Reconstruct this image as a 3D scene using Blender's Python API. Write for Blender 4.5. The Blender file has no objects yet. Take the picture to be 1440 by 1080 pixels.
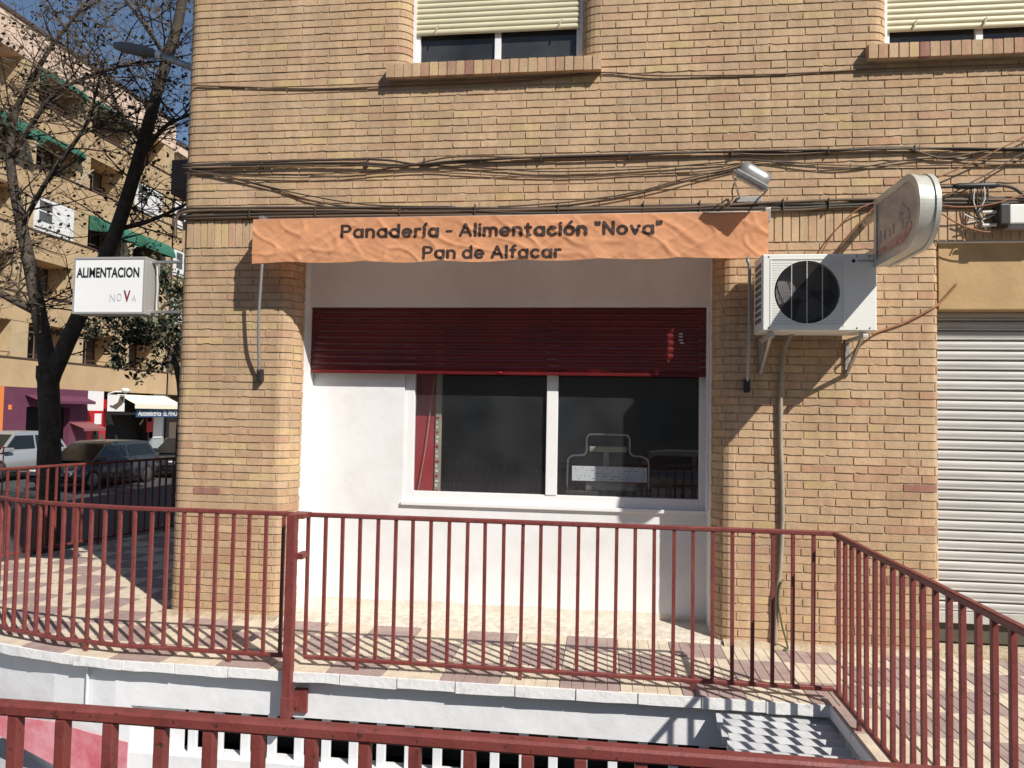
import bpy, bmesh, math, random
from mathutils import Vector, Matrix, noise
rnd = random.Random(7)
S = bpy.context.scene
COL = S.collection
PI = math.pi

# ------------------------------------------------------------------ camera
yaw, pit, rol, FPX = .1241, .0413, .0181, 1041.8
fw = Vector((-math.sin(yaw)*math.cos(pit), math.cos(yaw)*math.cos(pit), math.sin(pit)))
r0 = Vector((math.cos(yaw), math.sin(yaw), 0)); u0 = r0.cross(fw)
rt = math.cos(rol)*r0 + math.sin(rol)*u0; up = -math.sin(rol)*r0 + math.cos(rol)*u0
cam = bpy.data.cameras.new('camera'); camo = bpy.data.objects.new('camera', cam); COL.objects.link(camo)
M = Matrix((rt, up, -fw)).transposed().to_4x4(); M.translation = Vector((0, -6.1158, 1.7851))
camo.matrix_world = M
cam.sensor_fit = 'HORIZONTAL'; cam.sensor_width = 36; cam.lens = FPX/1440*36
cam.clip_start = .05; cam.clip_end = 3000
S.camera = camo
CAMP = M.translation.copy()
# ------------------------------------------------------------------ light
SUNV = Vector((-1.08, 1.0, -1.32))            # the way the light travels
W = bpy.data.worlds.new('World'); S.world = W; W.use_nodes = True
wn = W.node_tree.nodes; wl = W.node_tree.links; wn.clear()
sky = wn.new('ShaderNodeTexSky'); sky.sky_type = 'NISHITA'; sky.sun_disc = False
sky.sun_elevation = math.atan2(1.32, math.hypot(1.08, 1)); sky.sun_rotation = math.atan2(1.08, -1.0)
sky.air_density = 1.0; sky.dust_density = .4; sky.ozone_density = 1.6
bg = wn.new('ShaderNodeBackground'); bg.inputs[1].default_value = .074
wo = wn.new('ShaderNodeOutputWorld'); wl.new(sky.outputs[0], bg.inputs[0]); wl.new(bg.outputs[0], wo.inputs[0])
sl = bpy.data.lights.new('sun', 'SUN'); sl.energy = 4.8; sl.angle = math.radians(.55); sl.color = (1, .945, .875)
so = bpy.data.objects.new('sun', sl); COL.objects.link(so); so.rotation_euler = SUNV.to_track_quat('-Z', 'Y').to_euler()
so.location = (20, -20, 25)
S.view_settings.view_transform = 'Standard'; S.view_settings.look = 'None'
S.view_settings.exposure = .26; S.view_settings.gamma = 1; S.view_settings.use_curve_mapping = False
S.render.engine = 'CYCLES'

# ------------------------------------------------------------------ materials
MATS = {}
def mat(name, col, rough=.7, metal=0, var=0, scale=8, bump=0, bscale=60, stretch=(1,1,1), col2=None, spec=.5, thr=(.35,.65)):
    """plain procedural surface: base colour with noise variation, optional second colour in patches, fine bump"""
    if name in MATS: return MATS[name]
    m = bpy.data.materials.new(name); m.use_nodes = True; MATS[name] = m
    n = m.node_tree.nodes; l = m.node_tree.links; b = n['Principled BSDF']
    b.inputs['Base Color'].default_value = (*col, 1); b.inputs['Roughness'].default_value = rough
    b.inputs['Metallic'].default_value = metal; b.inputs['Specular IOR Level'].default_value = spec
    if var or col2 or bump:
        tc = n.new('ShaderNodeNewGeometry'); mp = n.new('ShaderNodeMapping'); mp.inputs['Scale'].default_value = stretch
        l.new(tc.outputs['Position'], mp.inputs[0])
    if var or col2:
        ns = n.new('ShaderNodeTexNoise'); ns.inputs['Scale'].default_value = scale; ns.inputs['Detail'].default_value = 6
        ns.inputs['Roughness'].default_value = .65
        l.new(mp.outputs[0], ns.inputs['Vector'])
        rp = n.new('ShaderNodeValToRGB'); l.new(ns.outputs['Fac'], rp.inputs[0])
        c2 = col2 or tuple(c*(1-var) for c in col)
        c1 = col if col2 else tuple(min(1, c*(1+var)) for c in col)
        rp.color_ramp.elements[0].position = thr[0]; rp.color_ramp.elements[1].position = thr[1]
        rp.color_ramp.elements[0].color = (*c2, 1); rp.color_ramp.elements[1].color = (*c1, 1)
        l.new(rp.outputs[0], b.inputs['Base Color'])
    if bump:
        nb = n.new('ShaderNodeTexNoise'); nb.inputs['Scale'].default_value = bscale; nb.inputs['Detail'].default_value = 5
        l.new(mp.outputs[0], nb.inputs['Vector'])
        bp = n.new('ShaderNodeBump'); bp.inputs['Strength'].default_value = bump; bp.inputs['Distance'].default_value = .01
        l.new(nb.outputs['Fac'], bp.inputs['Height']); l.new(bp.outputs[0], b.inputs['Normal'])
    return m

def brick_mat(name, src):
    m = bpy.data.materials.new(name); m.use_nodes = True
    n = m.node_tree.nodes; l = m.node_tree.links; b = n['Principled BSDF']
    if src == 'attr':
        a = n.new('ShaderNodeAttribute'); a.attribute_name = 'tint'; c = a.outputs['Color']
    else:
        a = n.new('ShaderNodeObjectInfo'); c = a.outputs['Color']
    g = n.new('ShaderNodeNewGeometry')
    def nz(scale, st, d=5):
        mp = n.new('ShaderNodeMapping'); mp.inputs['Scale'].default_value = st; l.new(g.outputs['Position'], mp.inputs[0])
        t = n.new('ShaderNodeTexNoise'); t.inputs['Scale'].default_value = scale; t.inputs['Detail'].default_value = d
        t.inputs['Roughness'].default_value = .6; l.new(mp.outputs[0], t.inputs['Vector']); return t.outputs['Fac']
    def rng(o, a0, a1, b0, b1):
        t = n.new('ShaderNodeMapRange'); t.inputs[1].default_value = a0; t.inputs[2].default_value = a1
        t.inputs[3].default_value = b0; t.inputs[4].default_value = b1; l.new(o, t.inputs[0]); return t.outputs[0]
    def mul(x, y):
        t = n.new('ShaderNodeVectorMath'); t.operation = 'SCALE'; l.new(x, t.inputs[0]); l.new(y, t.inputs['Scale']); return t.outputs[0]
    c = mul(c, rng(nz(16, (1, 1, .3)), .3, .7, .86, 1.11))          # kiln streaks down the face
    c = mul(c, rng(nz(55, (1, 1, 1)), .3, .7, .88, 1.08))           # grain
    c = mul(c, rng(nz(1.1, (1, 1, 1.6), 7), .33, .62, .9, 1.04))     # weathering over the wall
    c = mul(c, rng(nz(3.2, (1, 1, .16), 5), .36, .6, .87, 1.03))     # rain streaks
    c = mul(c, rng(nz(140, (1, 1, 1), 2), .26, .34, .62, 1))         # pits
    l.new(c, b.inputs['Base Color']); b.inputs['Roughness'].default_value = .9; b.inputs['Specular IOR Level'].default_value = .25
    bp = n.new('ShaderNodeBump'); bp.inputs['Strength'].default_value = .35; bp.inputs['Distance'].default_value = .006
    l.new(nz(70, (1, 1, 1), 4), bp.inputs['Height']); l.new(bp.outputs[0], b.inputs['Normal'])
    return m
BRK_A = brick_mat('brick_tinted', 'attr'); BRK_O = brick_mat('brick_single', 'obj')

def glass_mat(name, tint=(.85,.88,.87), dust=.03, refl=.11):
    """thin window pane: clear sheet, mirror reflection rising at grazing angles, a film of dust"""
    m = bpy.data.materials.new(name); m.use_nodes = True; n = m.node_tree.nodes; l = m.node_tree.links; n.clear()
    o = n.new('ShaderNodeOutputMaterial'); mx = n.new('ShaderNodeMixShader'); t = n.new('ShaderNodeBsdfTransparent')
    g = n.new('ShaderNodeBsdfGlossy'); lw = n.new('ShaderNodeLayerWeight'); lw.inputs[0].default_value = .5
    pw = n.new('ShaderNodeMath'); pw.operation = 'POWER'; pw.inputs[1].default_value = 5; l.new(lw.outputs['Facing'], pw.inputs[0])
    ma = n.new('ShaderNodeMath'); ma.operation = 'MULTIPLY_ADD'; ma.inputs[1].default_value = .88; ma.inputs[2].default_value = refl; l.new(pw.outputs[0], ma.inputs[0])
    t.inputs[0].default_value = (*tint, 1); g.inputs['Roughness'].default_value = .012
    l.new(ma.outputs[0], mx.inputs[0]); l.new(t.outputs[0], mx.inputs[1]); l.new(g.outputs[0], mx.inputs[2])
    d = n.new('ShaderNodeBsdfDiffuse'); d.inputs[0].default_value = (.62,.66,.70,1); m2 = n.new('ShaderNodeMixShader')
    ge = n.new('ShaderNodeNewGeometry'); nz = n.new('ShaderNodeTexNoise'); nz.inputs['Scale'].default_value = 2.5; nz.inputs['Detail'].default_value = 8; l.new(ge.outputs['Position'], nz.inputs['Vector'])
    mr = n.new('ShaderNodeMapRange'); mr.inputs[1].default_value = .3; mr.inputs[2].default_value = .7; mr.inputs[3].default_value = dust*.6; mr.inputs[4].default_value = dust*1.5; l.new(nz.outputs['Fac'], mr.inputs[0])
    l.new(mr.outputs[0], m2.inputs[0]); l.new(mx.outputs[0], m2.inputs[1]); l.new(d.outputs[0], m2.inputs[2]); l.new(m2.outputs[0], o.inputs[0])
    MATS[name] = m; return m
def fabric_mat(name, col, trans=.4, bump=.2):
    m = bpy.data.materials.new(name); m.use_nodes = True; n = m.node_tree.nodes; l = m.node_tree.links
    b = n['Principled BSDF']; o = n['Material Output']; b.inputs['Roughness'].default_value = .85; b.inputs['Specular IOR Level'].default_value = .2
    g = n.new('ShaderNodeNewGeometry'); t = n.new('ShaderNodeTexNoise'); t.inputs['Scale'].default_value = 3.5; t.inputs['Detail'].default_value = 6
    l.new(g.outputs['Position'], t.inputs['Vector'])
    rp = n.new('ShaderNodeValToRGB'); l.new(t.outputs['Fac'], rp.inputs[0])
    rp.color_ramp.elements[0].position = .3; rp.color_ramp.elements[1].position = .72
    rp.color_ramp.elements[0].color = (*[c*.86 for c in col], 1); rp.color_ramp.elements[1].color = (*[min(1, c*1.08) for c in col], 1)
    l.new(rp.outputs[0], b.inputs['Base Color'])
    t2 = n.new('ShaderNodeTexNoise'); t2.inputs['Scale'].default_value = 14; t2.inputs['Detail'].default_value = 5; l.new(g.outputs['Position'], t2.inputs['Vector'])
    bp = n.new('ShaderNodeBump'); bp.inputs['Strength'].default_value = bump; bp.inputs['Distance'].default_value = .02
    l.new(t2.outputs['Fac'], bp.inputs['Height']); l.new(bp.outputs[0], b.inputs['Normal'])
    tr = n.new('ShaderNodeBsdfTranslucent'); l.new(rp.outputs[0], tr.inputs[0])
    mx = n.new('ShaderNodeMixShader'); mx.inputs[0].default_value = trans
    l.new(b.outputs[0], mx.inputs[1]); l.new(tr.outputs[0], mx.inputs[2]); l.new(mx.outputs[0], o.inputs[0])
    MATS[name] = m; return m

mat('mortar', (.43,.335,.225), .95, var=.18, scale=6, bump=.5, bscale=80)
mat('white_plaster', (.77,.77,.765), .8, col2=(.68,.675,.66), scale=1.7, bump=.35, bscale=9, thr=(.3,.55))
mat('pit_plaster', (.73,.74,.75), .75, var=.05, scale=3, bump=.7, bscale=7)
mat('white_frame', (.82,.82,.81), .35, var=.03, scale=3)
mat('base_mortar', (.55,.46,.33), .95, col2=(.33,.26,.17), scale=9, bump=.9, bscale=40)
mat('red_shutter', (.115,.010,.011), .3, var=.2, scale=3, bump=.05, bscale=20)
mat('red_paint', (.19,.042,.036), .5, col2=(.125,.03,.026), scale=26, bump=.12, bscale=120, thr=(.3,.52))
def worn_paint():
    m = MATS['red_paint']; n = m.node_tree.nodes; l = m.node_tree.links; b = n['Principled BSDF']
    src = b.inputs['Base Color'].links[0].from_socket; g = n.new('ShaderNodeNewGeometry')
    def lay(src, scale, lo, hi, col, fac):
        t = n.new('ShaderNodeTexNoise'); t.inputs['Scale'].default_value = scale; t.inputs['Detail'].default_value = 4; l.new(g.outputs['Position'], t.inputs['Vector'])
        mr = n.new('ShaderNodeMapRange'); mr.inputs[1].default_value = lo; mr.inputs[2].default_value = hi; mr.inputs[4].default_value = fac; l.new(t.outputs['Fac'], mr.inputs[0])
        mx = n.new('ShaderNodeMix'); mx.data_type = 'RGBA'; l.new(mr.outputs[0], mx.inputs['Factor']); l.new(src, mx.inputs['A']); mx.inputs['B'].default_value = (*col, 1)
        return mx.outputs['Result']
    src = lay(src, 7, .50, .66, (.26,.08,.07), .35)       # sun-bleached patches
    src = lay(src, 48, .64, .68, (.05,.022,.016), .8)      # chips down to rust
    l.new(src, b.inputs['Base Color'])
worn_paint()
mat('cream_slat', (.66,.62,.43), .45, var=.06, scale=3)
mat('grey_slat', (.45,.44,.41), .5, var=.12, scale=4, stretch=(.4,1,3))
mat('ochre_render', (.46,.31,.15), .85, var=.12, scale=3, bump=.3, bscale=20)
mat('tile_cream', (.68,.59,.46), .8, col2=(.52,.44,.33), scale=7, bump=.25, bscale=70)
mat('tile_red', (.40,.295,.265), .8, col2=(.29,.21,.19), scale=7, bump=.25, bscale=70)
mat('edge_white', (.78,.78,.77), .75, col2=(.5,.49,.46), scale=9, bump=.5, bscale=25, thr=(.28,.42))
mat('concrete', (.36,.35,.33), .9, var=.2, scale=2, bump=.4, bscale=30)
mat('asphalt', (.055,.055,.057), .9, var=.25, scale=5, bump=.4, bscale=90)
mat('pavement', (.34,.31,.27), .9, var=.15, scale=1.5, bump=.3, bscale=30)
mat('pink_paint', (.50,.10,.13), .7, col2=(.60,.28,.31), scale=5, bump=.5, bscale=9)
mat('ramp_grey', (.30,.31,.32), .85, var=.12, scale=5, bump=.4, bscale=40)
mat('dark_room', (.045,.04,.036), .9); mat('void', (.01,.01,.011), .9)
mat('cable_black', (.055,.043,.033), .6); mat('cable_brown', (.13,.088,.055), .65); mat('cable_orange', (.27,.115,.05), .6)
mat('cable_white', (.6,.58,.54), .6); mat('hose_grey', (.30,.26,.2), .6, var=.2, scale=6); mat('hose_green', (.10,.11,.05), .6)
mat('ac_white', (.76,.76,.71), .45, var=.04, scale=2); mat('ac_grille', (.10,.10,.10), .6); mat('ac_fan', (.06,.055,.055), .5)
mat('steel', (.42,.41,.39), .4, metal=.7, var=.2, scale=12); mat('arm_grey', (.40,.39,.38), .4, metal=.5)
mat('galv', (.55,.54,.5), .45, metal=.3, var=.1, scale=10); mat('black_plastic', (.02,.02,.02), .5)
mat('sign_white', (.85,.86,.85), .35, var=.02, scale=2); mat('sign_frame', (.47,.46,.44), .45, metal=.3)
mat('sign_side', (.30,.29,.26), .5, var=.15, scale=6); mat('ink', (.018,.02,.022), .5); mat('ink_red', (.24,.03,.04), .5)
mat('ink_faded', (.55,.56,.56), .5); mat('ink_brown', (.042,.022,.017), .7)
mat('flag_face', (.50,.46,.42), .35, col2=(.33,.29,.26), scale=6, stretch=(1,1,2.5)); mat('flag_rim', (.52,.52,.47), .35, metal=.2, var=.15, scale=8)
mat('flag_red', (.33,.10,.08), .5, col2=(.52,.40,.36), scale=22); mat('flag_dark', (.16,.15,.15), .5, col2=(.45,.42,.4), scale=25)
mat('red_curtain', (.42,.035,.045), .75, var=.1, scale=5); mat('beige', (.42,.37,.28), .7, var=.1, scale=6)
mat('chrome', (.55,.55,.55), .25, metal=.9); mat('paper', (.78,.8,.84), .7)
glass_mat('glass', (.84,.86,.85)); glass_mat('dark_glass', (.3,.3,.29), .06, .05)
mat('bark', (.078,.062,.047), .95, var=.35, scale=9, bump=.9, bscale=25); mat('twig', (.085,.062,.042), .95)
mat('leaf_dry', (.075,.055,.03), .8); mat('leaf_green', (.034,.044,.022), .6, var=.4, scale=3)
mat('leaf_pale', (.16,.15,.085), .7)
mat('apt_brick', (.47,.35,.205), .9, var=.12, scale=1.2); mat('apt_band', (.47,.33,.185), .9, var=.1, scale=.8)
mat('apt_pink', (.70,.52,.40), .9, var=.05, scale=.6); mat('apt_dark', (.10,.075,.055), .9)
mat('apt_white', (.75,.74,.72), .6); mat('green_cloth', (.03,.135,.09), .8, var=.15, scale=1.5); mat('rail_dark', (.10,.06,.045), .6)
mat('purple', (.125,.032,.068), .8, var=.1, scale=2); mat('shop_red', (.45,.012,.02), .5); mat('shop_grey', (.30,.33,.34), .6)
mat('cloth_cream', (.80,.75,.60), .8); mat('sign_blue', (.035,.075,.16), .5); mat('orange', (.70,.22,.05), .7)
mat('pink_cloth', (.24,.085,.085), .8)
mat('car_silver', (.48,.49,.50), .28, metal=.5); mat('car_dark', (.055,.06,.065), .25, metal=.3); mat('car_black', (.03,.033,.036), .25, metal=.3)
mat('tyre', (.02,.02,.02), .85); mat('rim', (.18,.18,.18), .4, metal=.7); mat('lamp_lens', (.75,.75,.72), .2); mat('lamp_red', (.35,.02,.02), .3)
fabric_mat('awning_cloth', (.87,.43,.225), .33, .16)
mat('facade_cream', (.48,.42,.33), .9, var=.1, scale=.7)

# ------------------------------------------------------------------ helpers
class MB:
    def __init__(s): s.v = []; s.f = []; s.c = []; s.col = None
    def add(s, vs, fs):
        o = len(s.v); s.v += [tuple(p) for p in vs]; s.f += [tuple(i+o for i in f) for f in fs]
        if s.col is not None: s.c += [s.col]*len(fs)
        return s
    def box(s, x0, x1, y0, y1, z0, z1):
        return s.add([(x0,y0,z0),(x1,y0,z0),(x1,y1,z0),(x0,y1,z0),(x0,y0,z1),(x1,y0,z1),(x1,y1,z1),(x0,y1,z1)],
                     [(0,3,2,1),(4,5,6,7),(0,1,5,4),(1,2,6,5),(2,3,7,6),(3,0,4,7)])
    def rbox(s, x0, x1, y0, y1, z0, z1, b=.004):
        """box with chamfered edges"""
        bm = bmesh.new(); bmesh.ops.create_cube(bm, size=1)
        for v in bm.verts: v.co = Vector((x0+(v.co.x+.5)*(x1-x0), y0+(v.co.y+.5)*(y1-y0), z0+(v.co.z+.5)*(z1-z0)))
        bmesh.ops.bevel(bm, geom=bm.edges[:], offset=b, segments=2, profile=.6, affect='EDGES')
        return s.addbm(bm)
    def addbm(s, bm):
        bm.verts.index_update(); s.add([v.co[:] for v in bm.verts], [[v.index for v in f.verts] for f in bm.faces]); bm.free(); return s
    def quad(s, a, b, c, d): return s.add([a,b,c,d], [(0,1,2,3)])
    def prism(s, poly, z0, z1):
        n = len(poly)
        return s.add([(x,y,z0) for x,y in poly]+[(x,y,z1) for x,y in poly],
                     [tuple(range(n))[::-1], tuple(range(n,2*n))]+[(i,(i+1)%n,n+(i+1)%n,n+i) for i in range(n)])
    def prism_axis(s, poly, a0, a1, axis):
        """extrude a 2-D outline along an axis: 'x' -> poly is (y,z); 'y' -> poly is (x,z)"""
        n = len(poly)
        P = (lambda p,a: (a,p[0],p[1])) if axis == 'x' else (lambda p,a: (p[0],a,p[1]))
        return s.add([P(p,a0) for p in poly]+[P(p,a1) for p in poly],
                     [tuple(range(n))[::-1], tuple(range(n,2*n))]+[(i,(i+1)%n,n+(i+1)%n,n+i) for i in range(n)])
    def tube(s, pts, rad, n=8, cap=True):
        pts = [Vector(p) for p in pts]; R = rad if isinstance(rad, (list,tuple)) else [rad]*len(pts)
        ring = []; vs = []; prev = None
        for i, p in enumerate(pts):
            t = (pts[min(i+1,len(pts)-1)]-pts[max(i-1,0)]).normalized()
            if prev is None:
                a = Vector((0,0,1)) if abs(t.z) < .9 else Vector((1,0,0))
                x = t.cross(a).normalized()
            else:
                x = (prev - t*prev.dot(t)); x = x.normalized() if x.length > 1e-6 else t.orthogonal().normalized()
            prev = x; y = t.cross(x)
            for k in range(n):
                a = 2*PI*k/n; vs.append(p + (x*math.cos(a)+y*math.sin(a))*R[i])
        fs = [(i*n+k, i*n+(k+1)%n, (i+1)*n+(k+1)%n, (i+1)*n+k) for i in range(len(pts)-1) for k in range(n)]
        if cap: fs += [tuple(range(n))[::-1], tuple(range((len(pts)-1)*n, len(pts)*n))]
        return s.add(vs, fs)
    def lathe(s, prof, o, ax, n=16):
        """prof: (distance along axis, radius)"""
        ax = Vector(ax).normalized(); x = ax.orthogonal().normalized(); y = ax.cross(x); o = Vector(o)
        vs = [o+ax*h+(x*math.cos(2*PI*k/n)+y*math.sin(2*PI*k/n))*q for h, q in prof for k in range(n)]
        m = len(prof)
        fs = [(i*n+k, i*n+(k+1)%n, (i+1)*n+(k+1)%n, (i+1)*n+k) for i in range(m-1) for k in range(n)]
        return s.add(vs, fs+[tuple(range(n))[::-1], tuple(range((m-1)*n, m*n))])
    def build(s, name, m, parent=None, smooth=False, fix=True, kind=None):
        me = bpy.data.meshes.new(name); o = Vector((0,0,0)); q = parent
        while q: o += q.location; q = q.parent
        me.from_pydata([(x-o.x,y-o.y,z-o.z) for x,y,z in s.v], [], s.f)
        if fix:
            bm = bmesh.new(); bm.from_mesh(me); bmesh.ops.recalc_face_normals(bm, faces=bm.faces[:]); bm.to_mesh(me); bm.free()
        if s.c:
            a = me.attributes.new('tint', 'FLOAT_COLOR', 'FACE'); a.data.foreach_set('color', [k for c in s.c for k in (*c,1)])
        if smooth: me.shade_smooth()
        me.materials.append(MATS[m] if isinstance(m, str) else m)
        ob = bpy.data.objects.new(name, me); COL.objects.link(ob); ob.parent = parent
        if kind: ob['kind'] = kind
        return ob
def box(name, m, parent, *a): return MB().box(*a).build(name, m, parent)
def thing(name, label, cat, loc, group=None):
    o = bpy.data.objects.new(name, None); COL.objects.link(o); o.location = loc; o.empty_display_size = .2
    o['label'] = label; o['category'] = cat
    if group: o['group'] = group
    return o
def tag(o, label, cat, group=None):
    o['label'] = label; o['category'] = cat
    if group: o['group'] = group
    return o
def spline(pts, n=6):
    P = [Vector(p) for p in pts]; out = []
    for i in range(len(P)-1):
        a, b, c, d = P[max(i-1,0)], P[i], P[i+1], P[min(i+2,len(P)-1)]
        for k in range(n):
            t = k/n
            out.append(.5*((2*b)+(c-a)*t+(2*a-5*b+4*c-d)*t*t+(3*b-a-3*c+d)*t**3))
    return out+[P[-1]]
def text_mb(body, x0, x1, z0, z1, bold=.02, y=0, grid=None):
    """flat lettering in the XZ plane fitted to the given rectangle"""
    cu = bpy.data.curves.new('t', 'FONT'); cu.body = body; cu.offset = bold; cu.resolution_u = 5
    ob = bpy.data.objects.new('t', cu); COL.objects.link(ob); bpy.context.view_layer.update()
    me = bpy.data.meshes.new_from_object(ob.evaluated_get(bpy.context.evaluated_depsgraph_get()))
    COL.objects.unlink(ob); bpy.data.objects.remove(ob); bpy.data.curves.remove(cu)
    xs = [v.co.x for v in me.vertices]; ys = [v.co.y for v in me.vertices]
    a, b, c, d = min(xs), max(xs), min(ys), max(ys)
    bm = bmesh.new(); bm.from_mesh(me); bpy.data.meshes.remove(me)
    for v in bm.verts: v.co = Vector((x0+(v.co.x-a)/(b-a)*(x1-x0), y, z0+(v.co.y-c)/(d-c)*(z1-z0)))
    if grid:
        x = x0+grid
        while x < x1:
            bmesh.ops.bisect_plane(bm, geom=bm.verts[:]+bm.edges[:]+bm.faces[:], plane_co=(x,0,0), plane_no=(1,0,0)); x += grid
        z = z0+grid
        while z < z1:
            bmesh.ops.bisect_plane(bm, geom=bm.verts[:]+bm.edges[:]+bm.faces[:], plane_co=(0,0,z), plane_no=(0,0,1)); z += grid
    return MB().addbm(bm)

def words(mb, gap):
    """split lettering into words at the horizontal gaps"""
    iv = sorted((min(mb.v[i][0] for i in f), max(mb.v[i][0] for i in f)) for f in mb.f); cuts = []; end = iv[0][1]
    for a, b in iv:
        if a-end > gap: cuts.append((a+end)/2)
        end = max(end, b)
    out = []
    for lo, hi in zip([-1e9]+cuts, cuts+[1e9]):
        m = MB(); ix = {}
        for f in mb.f:
            if lo < mb.v[f[0]][0] < hi:
                for i in f:
                    if i not in ix: ix[i] = len(m.v); m.v.append(mb.v[i])
                m.f.append(tuple(ix[i] for i in f))
        out.append(m)
    return out

def stroke_text(body, x0, x1, z0, z1, w=.168):
    """rounded sign-writer's lettering drawn with strokes; returns a list of (dx, z, stroke order) meshes, one per word"""
    def ar(cx, cy, rx, ry, a0, a1, n=14): return [(cx+rx*math.cos(math.radians(a0+(a1-a0)*i/n)), cy+ry*math.sin(math.radians(a0+(a1-a0)*i/n))) for i in range(n+1)]
    O = ar(.43,.5,.43,.5,0,360,26)
    G = {'o': ([O],.86), 'a': ([O,[(.86,1),(.86,0)]],.86), 'd': ([O,[(.86,1.55),(.86,0)]],.86), 'c': ([ar(.43,.5,.43,.5,48,312,20)],.76),
         'e': ([ar(.43,.5,.43,.5,0,308,22),[(.02,.5),(.86,.5)]],.86), 'n': ([[(0,0),(0,1)],[(0,.55)]+ar(.38,.6,.38,.4,180,0)+[(.76,0)]],.76),
         'm': ([[(0,0),(0,1)],[(0,.6)]+ar(.31,.66,.31,.34,180,0)+[(.62,0)],[(.62,.6)]+ar(.93,.66,.31,.34,180,0)+[(1.24,0)]],1.24),
         'r': ([[(0,0),(0,1)],[(0,.5)]+ar(.38,.58,.38,.42,180,72)],.46), 'i': ([[(0,0),(0,1)],[(0,1.42),(0,1.45)]],0), 'í': ([[(0,0),(0,1)],[(0,1.33),(.2,1.62)]],.08),
         'l': ([[(0,0),(0,1.55)]],0), 't': ([[(.22,1.4),(.22,.22)]+ar(.44,.22,.22,.22,180,270,6),[(0,1),(.5,1)]],.5), 'ó': ([O,[(.40,1.33),(.62,1.62)]],.86),
         'v': ([[(0,1),(.38,0),(.76,1)]],.76), 'f': ([[(.2,0),(.2,1.25)]+ar(.48,1.25,.28,.3,180,95,7),[(0,1),(.46,1)]],.46),
         'P': ([[(0,0),(0,1.5),(.45,1.5)]+ar(.45,1.1,.42,.4,90,-90,12)+[(0,.7)]],.87), 'A': ([[(0,0),(.55,1.5),(1.1,0)],[(.2,.48),(.9,.48)]],1.1),
         'N': ([[(0,0),(0,1.5),(.92,0),(.92,1.5)]],.92), '-': ([[(0,.62),(.42,.62)]],.42), '"': ([[(0,1.5),(.04,1.18)],[(.34,1.5),(.30,1.18)]],.34)}
    pen = 0; items = []
    for word in body.split(' '):
        st = []
        for ch in word:
            ss, adv = G[ch]
            st += [[(x+pen, y) for x, y in q] for q in ss]; pen += adv+.47
        items.append(st); pen += .5
    xs = [x for st in items for q in st for x, y in q]; ys = [y for st in items for q in st for x, y in q]
    ax, bx, ay, by = min(xs)-w, max(xs)+w, min(ys)-w, max(ys)+w; kx = (x1-x0)/(bx-ax); kz = (z1-z0)/(by-ay)
    out = []
    for st in items:
        v = []; f = []
        for si, q in enumerate(st):
            P = [Vector(q[0])]
            for p in q[1:]:
                p = Vector(p); m = max(1, int((p-P[-1]).length/.14)); a = P[-1].copy()
                for i in range(1, m+1): P.append(a+(p-a)*i/m)
            def fan(c, t, n=8):
                return [c+Vector((math.cos(a), math.sin(a)))*w for a in [math.atan2(t.y,t.x)-PI/2+PI*i/n for i in range(n+1)]]
            for i in range(len(P)-1):
                d = (P[i+1]-P[i]).normalized(); nn = Vector((-d.y,d.x))*w; o = len(v)
                v += [(p.x,p.y,si*4+(i % 2)) for p in (P[i]-nn,P[i+1]-nn,P[i+1]+nn,P[i]+nn)]; f.append((o,o+1,o+2,o+3))
                for c, t in ((P[i],-d),(P[i+1],d)):          # round ends also close the joints between segments
                    if i in (0, len(P)-2) or True:
                        fa = fan(c, t, 6); o = len(v); v += [(p.x,p.y,si*4+2+(i % 2)) for p in fa]; f.append(tuple(range(o,o+len(fa))))
        out.append(([(x0+(x-ax)*kx, z0+(y-ay)*kz, od) for x, y, od in v], f))
    return out

# ================================================================== SETTING
def struct(o, kind='structure'): o['kind'] = kind; return o
GZ = -.78
g = MB()
for a in [(-900,-9,-900,900),(8,900,-900,900),(-9,8,-900,-12),(-9,8,12,900),(-9,-6.9,-12,12)]: g.quad((a[0],a[2],GZ),(a[1],a[2],GZ),(a[1],a[3],GZ),(a[0],a[3],GZ))
struct(g.build('ground', 'asphalt', fix=False))
struct(MB().quad((-22.5,-60,GZ+.13),(-26.2,-60,GZ+.13),(-26.2,90,GZ+.13),(-22.5,90,GZ+.13)).add([(-22.5,-60,GZ),(-22.5,90,GZ),(-22.5,90,GZ+.13),(-22.5,-60,GZ+.13)],[(0,1,2,3)]).build('far_pavement', 'pavement'))
struct(MB().box(-9,8,-12,-4.34,GZ-1.6,-.004).build('near_pavement', 'asphalt'))
# street behind the viewer
struct(MB().quad((-60,-26,-.6),(60,-26,-.6),(60,-12,-.6),(-60,-12,-.6)).build('street_behind', 'asphalt', fix=False))
# areaway floor and ramp
struct(MB().quad((-9,-4.4,-2.2),(1.5,-4.4,-2.2),(1.5,-1,-2.2),(-9,-1,-2.2)).build('areaway_floor', 'concrete', fix=False))
struct(MB().prism_axis([(-6.9,.1),(-6.9,-2.1),(-1.2,-2.1),(-1.2,-1.85)], -4.34, -1.106, 'y').build('ramp', 'ramp_grey'))

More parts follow.
